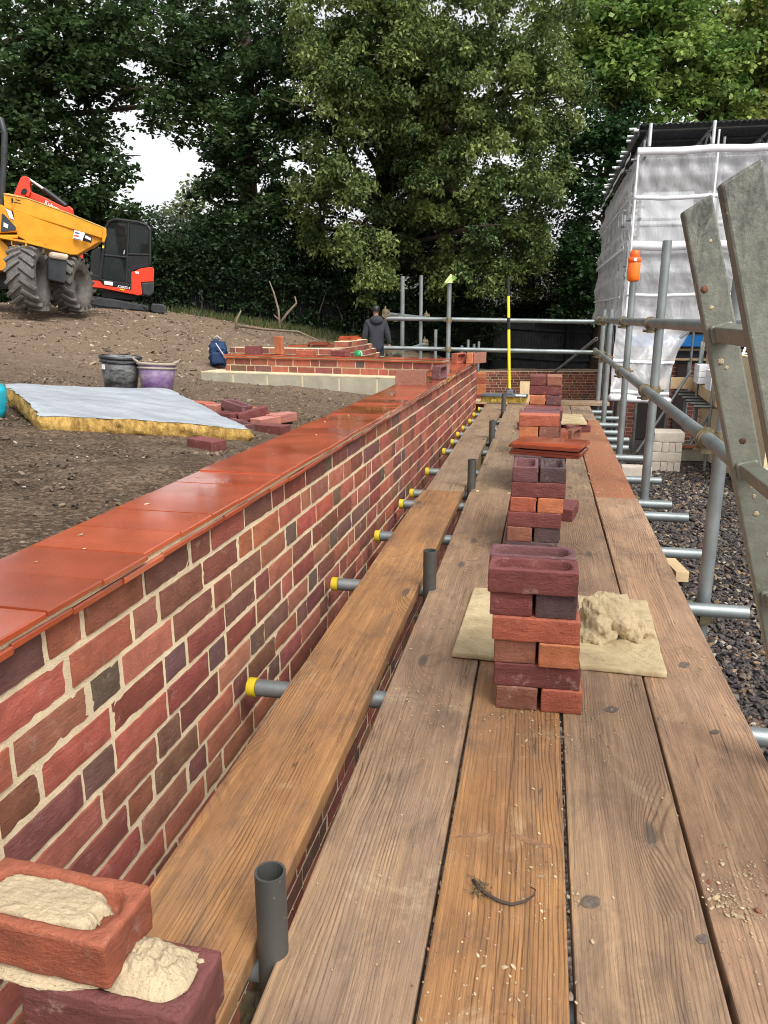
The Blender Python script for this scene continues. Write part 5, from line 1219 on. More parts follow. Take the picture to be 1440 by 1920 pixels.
jk = [((0, 0, .8), (.2, .155)), ((0, 0, .92), (.195, .155)), ((0, 0, 1.1), (.185, .15)), ((0, -.01, 1.36), (.2, .145)), ((0, 0, 1.47), .1), ((-.19, -.005, 1.4), .1), ((-.262, -.01, 1.12), .078), ((-.29, .05, .9), .058), ((.19, -.005, 1.4), .1), ((.262, -.02, 1.12), .078), ((.32, .02, .92), .056)]
skin_obj("jacket", jk, [(0, 1), (1, 2), (2, 3), (3, 4), (3, 5), (5, 6), (6, 7), (3, 8), (8, 9), (9, 10)], CLOTH, per)
lump("hood", per, (0, -.085, 1.44), (.15, .1, .11), CLOTH, 2, 3, .12, False)
tr_ = [((0, 0, .92), (.15, .13)), ((-.1, 0, .84), .105), ((-.11, .02, .48), .08), ((-.12, 0, .1), .07), ((.1, 0, .84), .105), ((.11, -.02, .48), .08), ((.12, 0, .1), .07)]
skin_obj("trousers", tr_, [(0, 1), (1, 2), (2, 3), (0, 4), (4, 5), (5, 6)], plain("navy_trousers", (.015, .017, .028), .9), per)
for s in (-1, 1):
    m = MB(); vs, fs = rbox(.1, .28, .12, .035, 5, 8, 5, 0, .001, 2); m.add([v + Vector((s * .12, .05, 0)) for v in vs], fs, smooth=True); m.build("boot", BLACKP, per)
m = MB(); m.lathe([(.094, 1.66), (.098, 1.70), (.09, 1.755), (.06, 1.785), (0, 1.79)], 24); m.prism([(-.07, .08, 1.675), (.07, .08, 1.675), (.06, .18, 1.665), (0, .2, 1.66), (-.06, .18, 1.665)], (0, 0, .012)); m.build("cap", BLACKP, per)

# ------------------------------------------------------------------ the sheeted building on the right
BY, BX = 14.5, 1.45
bld = thing("building", "brick building under repair behind white sheeting and a temporary roof", "building", (4.5, 18, -1.5))
def wallbox(name, c, s, mat): m = MB(); m.box(c, s); return m.build(name, mat, bld, world=True)
t = NT("flemish_red_brickwork"); v = t.coord(); x, y, z = t.sep(v)
bt = t.n("ShaderNodeTexBrick"); t.set(bt.inputs["Vector"], t.comb(t.math('ADD', x, y), z, 0.0)); bt.inputs["Scale"].default_value = 1.0
bt.inputs["Color1"].default_value = (.27, .07, .045, 1); bt.inputs["Color2"].default_value = (.12, .04, .035, 1); bt.inputs["Mortar"].default_value = (.34, .27, .2, 1)
bt.inputs["Brick Width"].default_value = .225; bt.inputs["Row Height"].default_value = .075; bt.inputs["Mortar Size"].default_value = .006
BLDBRICK = t.done(bt.outputs["Color"], .85, t.bump(bt.outputs["Fac"], -.6, .01))
wallbox("wall", (5.2, 16.2, -.75), (7.0, .3, 1.6), BLDBRICK)
wallbox("wall", (1.9, 20.0, -.75), (.3, 7.4, 1.6), BLDBRICK)
wallbox("plinth", (4.6, 14.0, -1.39), (4.6, .35, .24), CONC); 
m = MB()
for i in range(17): m.box((2.05 + i * .25, 13.86, -1.265), (.235, .2, .03), rot=Matrix.Rotation(rnd.gauss(0, .05), 3, 'Z'), col=tuple(rnd.choice(WALLCOLS)) + (1,))
m.build("plinth_bricks", BRICKW, bld, world=True, colors=True)
# dark boxes for openings and posts under the sheeting; opening shade is put into colour
m = MB()
for x in (2.0, 2.35, 2.7): m.box((x, 16.03, -.75), (.22, .06, 1.5))
m.build("dark_opening", plain("dark_opening_paint", (.03, .022, .02), .8), bld, world=True)
# roof with battens over membrane
m = MB(); m.prism([(1.7, 16.0, .05), (8.6, 16.0, .05), (8.6, 18.6, 2.2), (1.7, 18.6, 2.2)], (0, .04, -.05)); m.build("membrane", plain("dark_roof_membrane", (.05, .05, .055), .7), bld, world=True)
m = MB(); m.prism([(1.7, 15.93, .34), (8.6, 15.93, .34), (8.6, 16.17, .54), (1.7, 16.17, .54)], (0, .01, -.012)); m.build("blue_membrane", BLUE, bld, world=True)
for i in range(13):
    f = i / 12; m = MB(); m.box((5.15, 15.96 + 2.55 * f, .09 + 2.1 * f), (6.9, .05, .04)); m.build("batten", TIMBER if i < 5 else plain("grey_batten", (.25, .23, .21), .8), bld, world=True)
# brick pier near the right edge of the picture
sp = thing("side_wall", "red brick side wall standing behind the ladder", "wall", (3.28, 11.2, 0), R(4))
m = MB(); rr = random.Random(77); brick_face(m, 0, 3.4, .35, 25, .075, 0, .010, r=rr, lod=0); brick_m = m
m.build("brickwork", BRICKW, sp, colors=True).rotation_euler = (0, 0, R(0))
m = MB(); m.box((-.115, 1.7, -.58), (.22, 3.38, 1.84)); m.build("mortar_core", MORTAR, sp)
m = MB(); rr = random.Random(78); brick_face(m, 0, 3.0, .35, 25, .075, 0, .010, r=rr, lod=0); o = m.build("brickwork", BRICKW, sp, colors=True); o.rotation_euler = (0, 0, R(-90)); o.location = (.0, -.004, 0)

# the scaffold round the building
bs = thing("building_scaffold", "tube scaffold standing round the building inside its white sheeting", "scaffold", (3.4, 15, -1.5))
def bt_(name, a, b, r=TRO, mat=GALV): m = MB(); m.tube(a, b, r, n=10, wall=.005); return m.build(name, mat, bs, world=True)
for x in (1.5, 2.75, 4.0, 5.25):
    for y in (14.55, 15.6): bt_("standard", (x, y, -1.5), (x, y, 3.75))
for y in (16.6, 18.2, 19.8, 21.4): bt_("standard", (1.5, y, -1.5), (1.5, y, 3.7))
for z in (.85, 1.75, 2.5, 3.45):
    for y in (14.55, 15.6): bt_("ledger", (1.3, y, z), (6.2, y, z))
    bt_("ledger", (1.5, 14.4, z), (1.5, 22, z))
bt_("brace", (1.6, 14.5, -.1), (2.7, 14.5, .85)); bt_("brace", (2.75, 14.5, .85), (1.6, 14.5, 1.75)); bt_("brace", (2.8, 14.5, 1.75), (3.9, 14.5, .85)); bt_("brace", (1.75, 14.2, -1.45), (2.55, 14.3, .0))
for x, y in ((1.75, 14.9), (2.05, 15.0), (2.25, 14.6), (2.6, 14.9), (2.95, 14.7), (3.2, 14.2)): bt_("standard", (x, y, -1.5), (x, y, .1))
bt_("brace", (2.9, 14.0, -1.4), (3.25, 14.1, -.3), .02); bt_("brace", (2.55, 14.0, -1.35), (2.95, 14.1, -.6), .02)
# loading platform with timber edge, tubes below
pf = thing("loading_platform", "board platform on short tubes jutting from the building scaffold", "platform", (2.9, 12.9, -.3))
a, b = vd(1240, 735, 13.6), vd(1303, 735, 13.6); m = MB(); m.bar(vd(1236, 718, 13.9), vd(1300, 718, 13.9), .05, .2); m.bar(vd(1303, 722, 13.85), vd(1345, 752, 12.0), .05, .2); m.build("toe_board", TIMBER, pf, world=True)
m = MB(); m.prism([vd(1236, 727, 13.9), vd(1303, 730, 13.85), vd(1350, 764, 12.0), vd(1420, 764, 12.0), vd(1420, 727, 14.2)], (0, 0, .035)); m.build("deck", TIMBER, pf, world=True)
for i in range(6):
    f = i / 5; p = vd(1292 + 40 * f, 735 + 28 * f, 13.8 - 1.7 * f); m = MB(); m.tube(p + Vector((-.25, .0, -.0)), p + Vector((.5, 0, 0)), TRO, n=10, wall=.005); m.build("transom", GALVDARK, pf, world=True)
for (px, D) in ((1316, 13.4), (1346, 12.1)):
    p = vd(px, 640, D); m = MB(); m.tube((p.x, p.y, -1.5), p, TRO, n=10, wall=.005); m.build("standard", GALV, pf, world=True)
for i, (px, py, D, lab) in enumerate([(1322, 700, 13.3, "white aerated block pile on the loading platform, left of the ladder stile"), (1345, 712, 12.6, "white aerated block pile on the platform, half behind the ladder stile")]):
    p = vd(px, py, D); o = thing("block_pile", lab, "blocks", (p.x, p.y, p.z - .16), 0, "white blocks on the platform")
    for k in range(3):
        m = MB(); m.box((0, 0, .05 + k * .105), (.28, .44, .1)); m.build("block", AERATED, o, bevel=.003)
# temporary roof
rf = thing("temporary_roof", "dark corrugated temporary roof on truss tubes above the sheeted building", "roof", (4, 18, 4.2))
m = MB(); nx = 620
V = []; Fq = []
for i in range(nx + 1):
    x = 1.42 + 7.2 * i / nx; z = 4.13 + .012 * math.sin(i * .82)
    V += [(x, 14.62, z - .13), (x, 22.5, z - .13)]
m.add(V, [(2 * i, 2 * i + 2, 2 * i + 3, 2 * i + 1) for i in range(nx)], smooth=True); o = m.build("roof_sheet", ROOFDARK, rf, world=True); o.modifiers.new("thick", 'SOLIDIFY').thickness = .006
m = MB(); m.box((1.40, 18.6, 3.93), (.02, 7.9, .2)); m.build("fascia", ROOFDARK, rf, world=True)
def rt_(name, a, b, r=TRO, mat=ALU): m = MB(); m.tube(a, b, r, n=10, wall=.005); return m.build(name, mat, rf, world=True)
for y in (14.75, 15.6, 16.8, 18.2): rt_("purlin", (1.42, y, 3.93), (8.5, y, 3.93), TRO, GALVDARK)
for x in (ony(1219, 255, 14.5).x, ony(1338, 255, 14.5).x, ony(1460, 255, 14.5).x):
    rt_("truss_chord", (x, 14.5, 3.93), (x, 17, 3.91)); rt_("truss_chord", (x, 14.5, 3.68), (x, 17, 3.66)); rt_("truss_end", (x, 14.5, 3.99), (x, 14.5, 3.64), .03)
    for k in range(3): rt_("truss_lacing", (x, 14.6 + k * .7, 3.68), (x, 14.95 + k * .7, 3.92), .016); rt_("truss_lacing", (x, 14.95 + k * .7, 3.92), (x, 15.3 + k * .7, 3.67), .016)
for k in range(19):
    y = 14.65 + k * .41 + rnd.uniform(-.1, .1); z = 3.94 + rnd.uniform(-.05, .07); rt_("purlin_end", (1.29 + rnd.uniform(-.03, .03), y, z), (1.388, y, z), .026)
for x in (2.65, 4.9): rt_("standard", (x, 14.52, 2.4), (x, 14.52, 3.86), .02)
# white sheeting with reinforcing bands
sh = thing("sheeting", "translucent white debris sheeting wrapped round the building scaffold", "sheeting", (3, 14.4, .8))
def cloth(name, P, nu, nv, mat, amp, seed, freq=3.0, parent=sh, diag=0.0):
    """P: four corners (bl, br, tr, tl)"""
    V = []; bl, br, tr, tl = [Vector(p) for p in P]; nrm = (br - bl).cross(tl - bl).normalized()
    for j in range(nv + 1):
        for i in range(nu + 1):
            u, v = i / nu, j / nv; p = bl.lerp(br, u).lerp(tl.lerp(tr, u), v)
            W = (br - bl).length; H = (tl - bl).length; x, y = u * W, v * H
            cell = (y * 1.3) % 1.0
            d = mnoise.fractal(Vector((x * freq * 1.6 + diag * y * 2.5, y * freq * .6 + seed, seed)), 1, 2, 5) * amp
            d += .35 * amp * abs(math.sin(9 * (x + .8 * y) + 3 * mnoise.noise(Vector((x, y, seed))))) ** 2
            d -= amp * 1.2 * math.sin(math.pi * min(1, cell))
            V.append(p + nrm * d)
    g = lambda i, j: j * (nu + 1) + i; m = MB()
    m.add(V, [(g(i, j), g(i + 1, j), g(i + 1, j + 1), g(i, j + 1)) for i in range(nu) for j in range(nv)], 0, None, True)
    return m.build(name, mat, parent, world=True), V, g
X0 = 1.37
so, SV, sg = cloth("sheet", [(X0 - .05, 14.38, .86), (6.5, 14.5, .86), (6.5, 14.45, 3.62), (X0 + .02, 14.42, 3.6)], 130, 90, SHEET, .035, 3.0)
cloth("sheet", [(X0 - .12, 22, .7), (X0 - .07, 14.4, .86), (X0 + .02, 14.43, 3.6), (X0, 22, 3.5)], 120, 60, SHEET, .05, 9.0)
for (z, h, w) in ((3.545, .12, 0), (2.83, .07, 0), (2.07, .15, 0), (1.27, .06, 0)):
    m = MB(); n = 90; V = []
    for i in range(n + 1):
        x = X0 + .0 + 5.1 * i / n; dz_ = .012 * mnoise.noise(Vector((x * 3, z, 0))) - .02 * abs(math.sin(x * 2.4)); y = 14.33 - .02 * mnoise.noise(Vector((x * 4, z, 5)))
        V += [(x, y, z + dz_ - h / 2), (x, y - .006, z + dz_ + h / 2)]
    m.add(V, [(2 * i, 2 * i + 2, 2 * i + 3, 2 * i + 1) for i in range(n)], smooth=True); m.build("band", BAND, sh, world=True).modifiers.new("thick", 'SOLIDIFY').thickness = .003
    m = MB(); V = []
    for i in range(n + 1):
        y = 14.35 + 7.5 * i / n; x = X0 - .1 - .03 * mnoise.noise(Vector((y * 2, z, 8)))
        V += [(x, y, z - .05 - h * .3), (x + .004, y, z - .05 + h * .3)]
    m.add(V, [(2 * i, 2 * i + 2, 2 * i + 3, 2 * i + 1) for i in range(n)], smooth=True); m.build("band", BAND, sh, world=True).modifiers.new("thick", 'SOLIDIFY').thickness = .003
for x in (X0 + .01, 2.62, 4.2):
    m = MB(); m.prism([(x, 14.315, .9), (x + .028, 14.315, .9), (x + .028, 14.325, 3.55), (x, 14.325, 3.55)], (0, .003, 0)); m.build("band", BAND, sh, world=True)
# loose lower flap, belling out of the scaffold
fl = thing("sheet_flap", "loose flap of white sheeting hanging under the wrapped scaffold", "sheeting", (1.9, 13.9, .2))
c4 = [vd(1142, 745, 13.2), vd(1255, 752, 13.4), vd(1296, 612, 13.9), vd(1155, 610, 14.0)]
nu, nv = 70, 70; V = []
for j in range(nv + 1):
    for i in range(nu + 1):
        u, v = i / nu, j / nv; p = c4[0].lerp(c4[1], u).lerp(c4[3].lerp(c4[2], u), v)
        p = p + FH * (-.25 * math.sin(math.pi * u) * math.sin(math.pi * v * .9) + .05 * mnoise.fractal(Vector((u * 4 + v * 2, v * 3, 2)), 1, 2, 4) + .03 * math.sin(14 * (u - .7 * v)))
        p = p + RT * (-.25 * u * math.sin(math.pi * min(1, v * 1.1)) * .7 * max(0, u - .3))
        V.append(p)
g = lambda i, j: j * (nu + 1) + i; m = MB()
m.add(V, [(g(i, j), g(i + 1, j), g(i + 1, j + 1), g(i, j + 1)) for i in range(nu) for j in range(nv)], 0, None, True); m.build("sheet", SHEET, fl, world=True)
for jv in (34, 5):
    m = MB(); vs = []
    for i in range(nu + 1): vs += [V[g(i, jv)] - FH * .012, V[g(i, jv + 3)] - FH * .012]
    m.add(vs, [(2 * i, 2 * i + 2, 2 * i + 3, 2 * i + 1) for i in range(nu)], smooth=True); m.build("band", BAND, fl, world=True).modifiers.new("thick", 'SOLIDIFY').thickness = .003
m = MB(); m.path([V[g(i, 0)] - FH * .03 for i in range(0, nu + 1, 5)], .06, 10); m.build("rolled_hem", BAND, fl, world=True)
# dark timber posts behind the flap
# block stack in the yard
GBk = "concrete blocks stacked in the yard"
p0 = Vector((1.80, 12.85, -1.5))
for k in range(4):
    z = -1.5 + k * .158
    if k % 2: 
        o = MB(); vs, fs = rbox(.455, .44, .153, .006, 10, 10, 4, 0, .002, k); o.add(vs, fs, smooth=True); o = o.build("concrete_block", BLOCKM); o.location = (2.03 + (.01 if k == 3 else -.01), 12.95, z)
        tag(o, f"pale concrete block laid lengthwise, {'topmost' if k == 3 else 'second from the ground'} in the yard stack", "block", GBk)
    else:
        for i, w in enumerate((.14, .105, .1, .1)):
            x = 1.80 + sum((.14, .105, .1, .1)[:i]) + w / 2; o = MB(); vs, fs = rbox(w - .004, .44, .153, .005, 4, 10, 4, 0, .002, k * 5 + i); o.add(vs, fs, smooth=True); o = o.build("concrete_block", BLOCKM); o.location = (x, 12.95 + rnd.uniform(-.01, .01), z)
            tag(o, f"pale block end-on, {['leftmost', 'second', 'third', 'rightmost'][i]} of the {'bottom' if k == 0 else 'third'} course of the yard stack", "block", GBk)
for i, (px, py, rz) in enumerate([(1195, 905, 10)]):
    q = onz(px, py, -1.5); o = MB(); vs, fs = rbox(.44, .22, .2, .008, 10, 6, 5, 0, .002, 9); o.add(vs, fs, smooth=True); o = o.build("concrete_block", BLOCKM); o.location = (q.x, q.y + .3, -1.5); tag(o, "single concrete block lying beside the block stack behind the scaffold posts", "block", GBk)
# aluminium ladders leaning on the building
def aluladder(name, label, a, b, w, side, n):
    o = thing(name, label, "ladder", (a.x, a.y, a.z)); sv = Vector(side)
    for s in (-1, 1):
        m = MB(); m.bar(a + sv * w * s / 2, b + sv * w * s / 2, .03, .07, sv.cross(b - a)); m.build("stile", ALU, o, world=True)
    for i in range(n):
        f = (i + .5) / n; p = a.lerp(b, f); m = MB(); m.tube(p - sv * w / 2, p + sv * w / 2, .015, n=8); m.build("rung", ALU, o, world=True)
aluladder("ladder", "aluminium ladder leaning on the building wall behind the blocks", vd(1327, 886, 13.0), vd(1352, 812, 13.5), .36, (1, .1, 0), 6)
aluladder("ladder", "aluminium ladder glimpsed high up between the two stiles of the near ladder", vd(1388, 735, 11.6), vd(1425, 640, 12.2), .36, (1, .1, 0), 6)

# ------------------------------------------------------------------ trees and hedges
def leaves(name, blobs, L, colA, colB, parent, droop=.3, width=.5, clus=(.35, .7), per=170, colvar=.35, hole=0):
    """leaf-sized faces gathered in clumps through ellipsoid volumes; blobs: (centre, radii, clumps)"""
    Ps = []; Cs = []; CA, CB = np.array(colA), np.array(colB)
    for (c, rad, nc) in blobs:
        d = npr.normal(size=(nc, 3)); d /= np.linalg.norm(d, axis=1)[:, None]
        rr_ = npr.uniform(.25, 1.0, nc) ** .5
        cc = np.array(c) + d * rr_[:, None] * np.array(rad)
        k = npr.uniform(0, 1, nc)
        for q in range(nc):
            s = npr.uniform(*clus); n = int(per * (s / clus[1]) ** 2) + 8
            p = npr.normal(size=(n, 3)); p /= np.linalg.norm(p, axis=1)[:, None]; p *= (npr.uniform(0, 1, n) ** .45)[:, None] * np.array([s, s, s * .62])
            p[:, 2] -= (p[:, 0] ** 2 + p[:, 1] ** 2) / max(s, .1) * droop
            Ps.append(p + cc[q]); f = np.clip(k[q] + npr.normal(0, colvar, n), 0, 1)[:, None]
            Cs.append((CA * (1 - f) + CB * f) * npr.normal(1, .16, (n, 1)).clip(.5, 1.6))
    P = np.concatenate(Ps); C = np.concatenate(Cs); n = len(P)
    d = npr.normal(size=(n, 3)); d[:, 2] = d[:, 2] * .45 - droop; d /= np.linalg.norm(d, axis=1)[:, None]
    u = npr.normal(size=(n, 3)) * .55; u[:, 2] += 1.0; s = np.cross(d, u); s /= np.linalg.norm(s, axis=1)[:, None]
    nn = np.cross(s, d)
    sz = (L * npr.uniform(.65, 1.25, n))[:, None]
    V = np.stack([P, P + d * sz * .45 + s * sz * width * .5 + nn * sz * .08, P + d * sz, P + d * sz * .45 - s * sz * width * .5 + nn * sz * .08], 1)
    C4 = np.repeat(np.concatenate([C.clip(.004, 1), np.ones((n, 1))], 1)[:, None, :], 4, 1)
    return mesh_np(name, V.reshape(-1, 3) - np.array(parent.location if parent else (0, 0, 0)), np.arange(n * 4).reshape(n, 4), LEAF, C4.reshape(-1, 4), parent=parent)
def tree(name, label, base, blobs_px, L, colA, colB, trunk_r=.3, group=None, droop=.3, per=170, clus=(.35, .7), width=.5, dens=1.0, top=None, colvar=.35):
    """blobs_px: (px, py, distance, radius in metres, [flattening])"""
    t = thing(name, label, "tree", base, 0, group); b = Vector(base)
    blobs = []
    for q in blobs_px:
        c = vd(q[0], q[1], q[2]); r_ = q[3]; fl_ = q[4] if len(q) > 4 else .85
        nc = int(dens * 11 * r_ ** 2) + 3; blobs.append((tuple(c), (r_, r_, r_ * fl_), nc))
    top = Vector(top) if top else Vector((b.x + rnd.uniform(-.3, .3), b.y, 11.5))
    m = MB(); n = 9; pts = [b.lerp(top, i / n) + Vector((.12 * math.sin(i * 1.7 + b.x), .1 * math.cos(i * 2.1), 0)) * (i / n) for i in range(n + 1)]; pts[0] = b + Vector((0, 0, -.3))
    m.path(pts, [trunk_r * (1.35 if i == 0 else 1 - .75 * i / n) for i in range(n + 1)], 12); m.build("trunk", BARK, t, world=True)
    for (c, rad, _) in blobs:
        c = Vector(c); h = max(b.z + 2.0, min(top.z - .5, c.z - rad[2] * rnd.uniform(.3, 1.2))); f = (h - b.z) / (top.z - b.z); p = b.lerp(top, f)
        m = MB(); mid = p.lerp(c, .5) + Vector((rnd.uniform(-.3, .3), rnd.uniform(-.3, .3), .25)); r0 = trunk_r * .32
        m.path([p, p.lerp(mid, .5) + Vector((0, 0, .1)), mid, mid.lerp(c, .6), c], [r0, r0 * .8, r0 * .6, r0 * .4, r0 * .18], 7)
        for k in range(4):
            e = c + Vector((rnd.gauss(0, .5), rnd.gauss(0, .5), rnd.gauss(0, .4))) * rad[0]; m.path([mid.lerp(c, .5), mid.lerp(e, .7) + Vector((0, 0, .1)), e], [r0 * .35, r0 * .22, r0 * .06], 5)
        m.build("limb", BARK, t, world=True)
    leaves("crown", blobs, L, colA, colB, t, droop, width, clus, per, colvar)
    return t
def foot(px, D): p = vd(px, 600, D); return (p.x, p.y, soil_z(p.x, p.y) - .1)
DG, DG2 = (.024, .05, .018), (.07, .122, .038)
tree("sycamore", "dark broad-leaved tree at the far left, hanging over the dumper", foot(25, 23.5),
     [(20, 40, 23, 2.2), (110, 60, 22.5, 2.0), (200, 40, 22.5, 2.0), (60, 170, 22, 1.9), (150, 150, 22, 1.6), (20, 270, 22, 1.9), (110, 260, 22, 1.5), (200, 120, 22, 1.0), (70, 350, 22, 1.3), (150, 330, 22, 1.0, .7), (215, 310, 22, .75, .6), (200, 380, 22, .8, .6), (235, 400, 22, .4, .5), (290, 200, 22.2, .6), (-60, 150, 22, 2.4), (-60, 330, 22, 2), (120, 400, 22.5, 1.0), (290, 60, 22.5, 1.2)],
     .155, DG, DG2, .42, "dark broad-leaved trees behind the fence", .155, 165, (.25, .6), .75, .8)
tree("sycamore", "dark broad-leaved tree left of the pale-leaved lime", foot(470, 26),
     [(330, 40, 25, 1.8), (420, 30, 25, 2.0), (520, 60, 25, 2.0), (390, 130, 24.5, 1.5), (480, 160, 24.5, 1.9), (560, 180, 25, 1.8), (400, 230, 24, 1.3), (470, 270, 24, 1.6), (560, 290, 24.5, 1.7), (355, 190, 24, .8), (400, 310, 24, 1.15), (395, 380, 24, 1.0), (470, 380, 24, 1.4), (555, 400, 24.5, 1.5), (450, 450, 24, 1.0), (370, 110, 24.2, .8), (340, 130, 24, .5, .6)],
     .155, DG, DG2, .4, "dark broad-leaved trees behind the fence", .155, 165, (.25, .6), .75, .8)
lime = tree("lime_tree", "big lime tree with pale drooping leaves in the middle of the background", foot(712, 26.0),
     [(640, 30, 22.5, 1.7), (740, 20, 22.5, 1.9), (850, 30, 22.5, 2.0), (950, 60, 22.5, 1.9), (620, 120, 22, 1.1), (680, 110, 21.8, 1.4), (790, 130, 21.8, 1.7), (900, 150, 22, 1.7), (1000, 160, 22.3, 1.5), (1060, 180, 22.5, .8), (640, 210, 21.6, 1.0, 1.0), (840, 230, 21.8, 1.4), (930, 270, 22, 1.5), (1020, 270, 22.3, 1.1), (620, 280, 21.6, .8, 1.1), (860, 330, 21.8, 1.1, 1.1), (950, 370, 22, 1.2), (1010, 350, 22.2, .9), (650, 330, 21.4, .7, 1.3), (655, 410, 21.4, .7, 1.3), (690, 470, 21.4, .65, 1.2), (695, 520, 21.4, .45, 1.3), (880, 430, 21.8, .9, 1.3), (900, 490, 21.8, .7, 1.3), (960, 460, 22, .8, 1.2), (740, 60, 21.6, 1.2), (770, 240, 22.5, 1.0, 1.2), (790, 330, 23, 1.0, 1.3), (740, 330, 24, .9, 1.3), (730, 430, 23.5, .9, 1.3), (800, 430, 23, .8, 1.3), (1000, 430, 22.5, .8, 1.2), (840, 510, 23, .6, 1.2), (600, 420, 23, .8, 1.2), (590, 340, 22.5, .7, 1.2)],
     .135, (.036, .072, .02), (.25, .31, .095), .4, None, .75, 280, (.25, .55), .55, 1.05, top=(-5.0, 25.4, 12), colvar=.22)
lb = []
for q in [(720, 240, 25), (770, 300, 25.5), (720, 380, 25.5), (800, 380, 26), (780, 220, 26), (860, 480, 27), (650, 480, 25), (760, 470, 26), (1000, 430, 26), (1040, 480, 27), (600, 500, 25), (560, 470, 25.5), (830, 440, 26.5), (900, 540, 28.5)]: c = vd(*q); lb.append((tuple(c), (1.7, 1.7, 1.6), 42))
leaves("inner_crown", lb, .16, (.012, .022, .012), (.028, .045, .02), lime, .4, .5, (.4, .8), 110)  # dark leaf colour puts the crown's interior shade into these leaves
tree("maple", "ivy-clad tree with a dark green column of ivy beside the sheeted building", foot(1135, 25.5),
     [(1150, 215, 25, .8, 1.2), (1115, 250, 25, .6), (1062, 260, 25, .5), (1075, 330, 25, .5), (1170, 270, 25, .8), (1130, 320, 25, .9, 1.3), (1110, 400, 25, .8, 1.4), (1140, 430, 25, .9, 1.5), (1110, 500, 25, .9, 1.3), (1090, 560, 25, 1.0, 1.0), (1070, 470, 25, .6)],
     .16, (.02, .05, .018), (.05, .12, .034), .35, None, .25, 170, (.3, .6), .8, 1.1)
tree("maple", "light green maple rising above the temporary roof", foot(1290, 27),
     [(1080, 30, 25.4, 1.1), (1130, 90, 25.4, 1.0), (1100, 150, 25.4, .8), (1160, 150, 25.2, .8), (1240, 20, 26, 1.9), (1330, 30, 26, 1.9), (1230, 120, 25.5, 1.5), (1310, 130, 26, 1.5), (1260, 195, 25.5, 1.1), (1190, 60, 25.5, 1.2), (1340, 200, 26, 1.1), (1200, 160, 25.2, .9), (1180, 20, 25.5, 1.3)],
     .18, (.09, .18, .04), (.34, .45, .12), .3, "light maples behind the building", .25, 130, (.3, .65), .8, 1.0)
tree("maple", "yellowing maple at the upper right corner above the temporary roof", foot(1430, 28),
     [(1390, 60, 27, 1.7), (1450, 40, 27, 1.9), (1400, 150, 26.5, 1.4), (1450, 180, 27, 1.6), (1380, 205, 26.5, .9), (1500, 100, 27, 2.0)],
     .18, (.13, .2, .05), (.44, .48, .14), .3, "light maples behind the building", .25, 130, (.3, .65), .8, 1.0)
# pale shrubs and trees through the gaps; far trees' haze is put into leaf colour
def bush(name, label, blobs, L, a, b, grp=None, cat="bush", per=110, clus=(.3, .6), dens=26, width=.7):
    c0 = Vector(blobs[0][0]); t = thing(name, label, cat, (c0.x, c0.y, soil_z(c0.x, c0.y) - .1), 0, grp)
    for k in range(4):
        m = MB(); e = c0 + Vector((rnd.gauss(0, .5), rnd.gauss(0, .3), rnd.gauss(0, .3))); m.path([t.location + Vector((rnd.gauss(0, .15), 0, 0)), t.location.lerp(e, .5) + Vector((0, 0, .1)), e], [.05, .035, .012], 6)
        m.build("stem", BARK, t, world=True)
    leaves("foliage", [(tuple(c), r_, max(3, int(dens * (r_[0] * r_[2]) ** 1.0))) for c, r_ in blobs], L, a, b, t, .3, width, clus, per); return t
bush("shrub", "bright yellow-green shrub behind the fence right of the broom handle", [(vd(1020, 545, 28), (1.6, 1.2, 1.3)), (vd(960, 560, 28), (1.1, 1, 1.1))], .13, (.14, .19, .03), (.42, .42, .08))
bush("far_tree", "pale hazy tree seen far off through the gap in the middle", [(vd(820, 430, 48), (3.0, 2.5, 2.8)), (vd(800, 500, 48), (3, 2.5, 2.2))], .3, (.10, .15, .06), (.24, .27, .11), None, "tree", 80, (.7, 1.3), 6)
bush("far_tree", "hazy grey-green tree low in the sky gap behind the excavator", [(vd(325, 440, 60), (2.6, 2, 2)), (vd(390, 460, 60), (3.5, 2, 2.2)), (vd(290, 470, 60), (3, 2, 1.6))], .35, (.07, .1, .07), (.12, .16, .1), None, "tree", 80, (.7, 1.3), 6)
bush("shrub", "bright pale green sapling in the sky gap by the lime", [(vd(352, 384, 30), (.75, .5, .4)), (vd(365, 350, 30), (.4, .4, .3))], .16, (.12, .17, .06), (.3, .36, .16))
# hedge and ivy along the fence
hb = []
for (px, py, D, r_) in [(205, 470, 23.5, 1.5), (260, 480, 23.5, 1.2), (310, 490, 23.2, 1.1), (345, 480, 23.5, 1.0), (390, 480, 23.3, 1.3), (440, 490, 23.4, 1.3), (490, 500, 23.6, 1.3), (540, 500, 23.8, 1.4), (600, 510, 24, 1.4), (660, 520, 24.2, 1.3), (420, 445, 23.8, .9), (150, 450, 23.2, 1.4), (90, 440, 22.8, 1.5), (30, 450, 22.4, 1.6)]: hb.append((vd(px, py, D), (r_, r_ * .7, r_ * .9)))
bush("hedge", "dense dark hedge rising above the left part of the fence", hb, .12, (.012, .03, .013), (.035, .07, .024), None, "hedge", 150, (.3, .6), 24)
hb = []
for (px, py, D, r_) in [(720, 520, 25.5, 1.2), (780, 520, 26, 1.3), (840, 560, 26.3, 1.0), (900, 575, 26.8, 1.0), (960, 605, 27.2, .8), (1020, 612, 27.5, .8), (1080, 570, 27.6, 1.3), (1000, 600, 27.2, .9), (860, 560, 26.5, 1), (800, 560, 26, 1), (1110, 540, 27, 1.3)]: hb.append((vd(px, py, D), (r_, r_ * .7, r_ * .85)))
bush("hedge", "dark overgrown hedge behind the fence right of the worker", hb, .12, (.012, .027, .012), (.03, .058, .02), None, "hedge", 140, (.3, .6), 24)
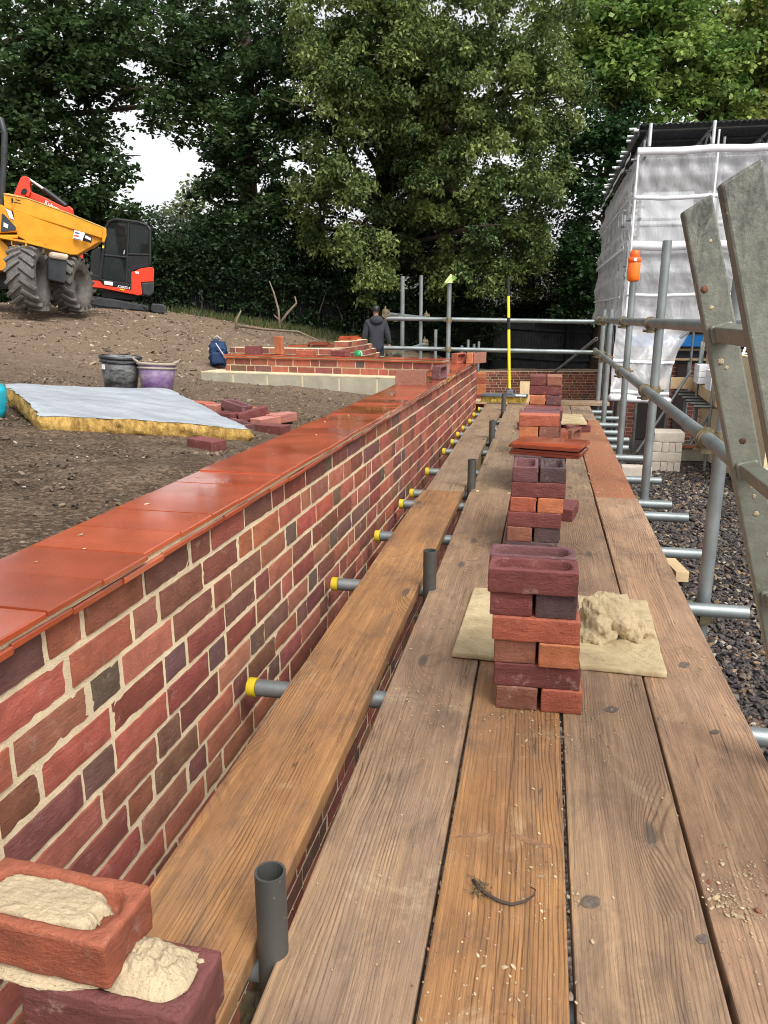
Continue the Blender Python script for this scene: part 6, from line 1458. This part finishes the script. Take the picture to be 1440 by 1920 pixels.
iv = thing("ivy", "ivy and weeds covering the left part of the dark fence", "ivy", (-8, 22, .5)); ib = []
for i in range(44):
    f = i / 43; a = Vector(FL[1]).lerp(Vector(FL[2]), min(1, f * 2)) if f < .5 else Vector(FL[2]).lerp(Vector(FL[3]), (f - .5) * 2)
    for z in (.15, .6, 1.05, 1.4): 
        if rnd.random() < .82: ib.append((tuple(a + Vector((rnd.gauss(0, .1), -.22, z))), (.34, .08, .25), 3))
leaves("foliage", ib, .09, (.012, .03, .012), (.04, .075, .025), iv, .35, .9, (.16, .3), 75)
m = MB()
for i in range(6):
    m = MB(); f = rnd.random(); a = Vector(FL[2]).lerp(Vector(FL[3]), f); m.path([a + Vector((0, -.2, .0)), a + Vector((.1, -.25, .6)), a + Vector((rnd.gauss(0, .3), -.2, 1.3))], [.03, .022, .012], 5)
    m.build("stem", BARK, iv, world=True)
iv = thing("ivy", "ivy trailing over the fence behind the worker and the scaffold posts", "ivy", (-3.5, 24, .2)); ib = []
for i in range(30):
    f = i / 29; a = Vector(FL[3]).lerp(Vector(FL[4]), f)
    for z in (.3, .75, 1.15, 1.45):
        if rnd.random() < .6: ib.append((tuple(a + Vector((rnd.gauss(0, .1), -.2, z))), (.3, .08, .22), 2))
leaves("foliage", ib, .09, (.012, .028, .012), (.035, .065, .022), iv, .35, .9, (.16, .3), 70)
n = 2600; f = npr.uniform(0, 1, n); a = np.array(FL[2])[None] * (1 - f[:, None]) + np.array(FL[3])[None] * f[:, None]
gx = a[:, 0] + npr.normal(0, .2, n); gy = a[:, 1] - .35 - np.abs(npr.normal(0, .5, n)); gz = soil_np(gx, gy)
P = np.stack([gx, gy, gz], -1); h = npr.uniform(.08, .3, n)[:, None]; lean = npr.normal(0, .35, (n, 3)); lean[:, 2] = 1
V = np.stack([P + [.012, 0, 0], P + lean * h, P - [.012, 0, 0]], 1)
C = palette(n, [(.05, .09, .03), (.1, .13, .045), (.2, .17, .08)]); C4 = np.repeat(np.concatenate([C, np.ones((n, 1))], 1)[:, None], 3, 1)
o = mesh_np("grass", V.reshape(-1, 3), np.arange(n * 3).reshape(n, 3), LEAF, C4.reshape(-1, 4)); tag(o, "rough grass along the foot of the fence", "grass", kind="stuff")

for k_, v_ in LABELS.items():
    if len(v_) > 1: print("DUP LABEL", k_, v_)
    if not 4 <= len(k_.split()) <= 16: print("LABEL LENGTH", len(k_.split()), k_)
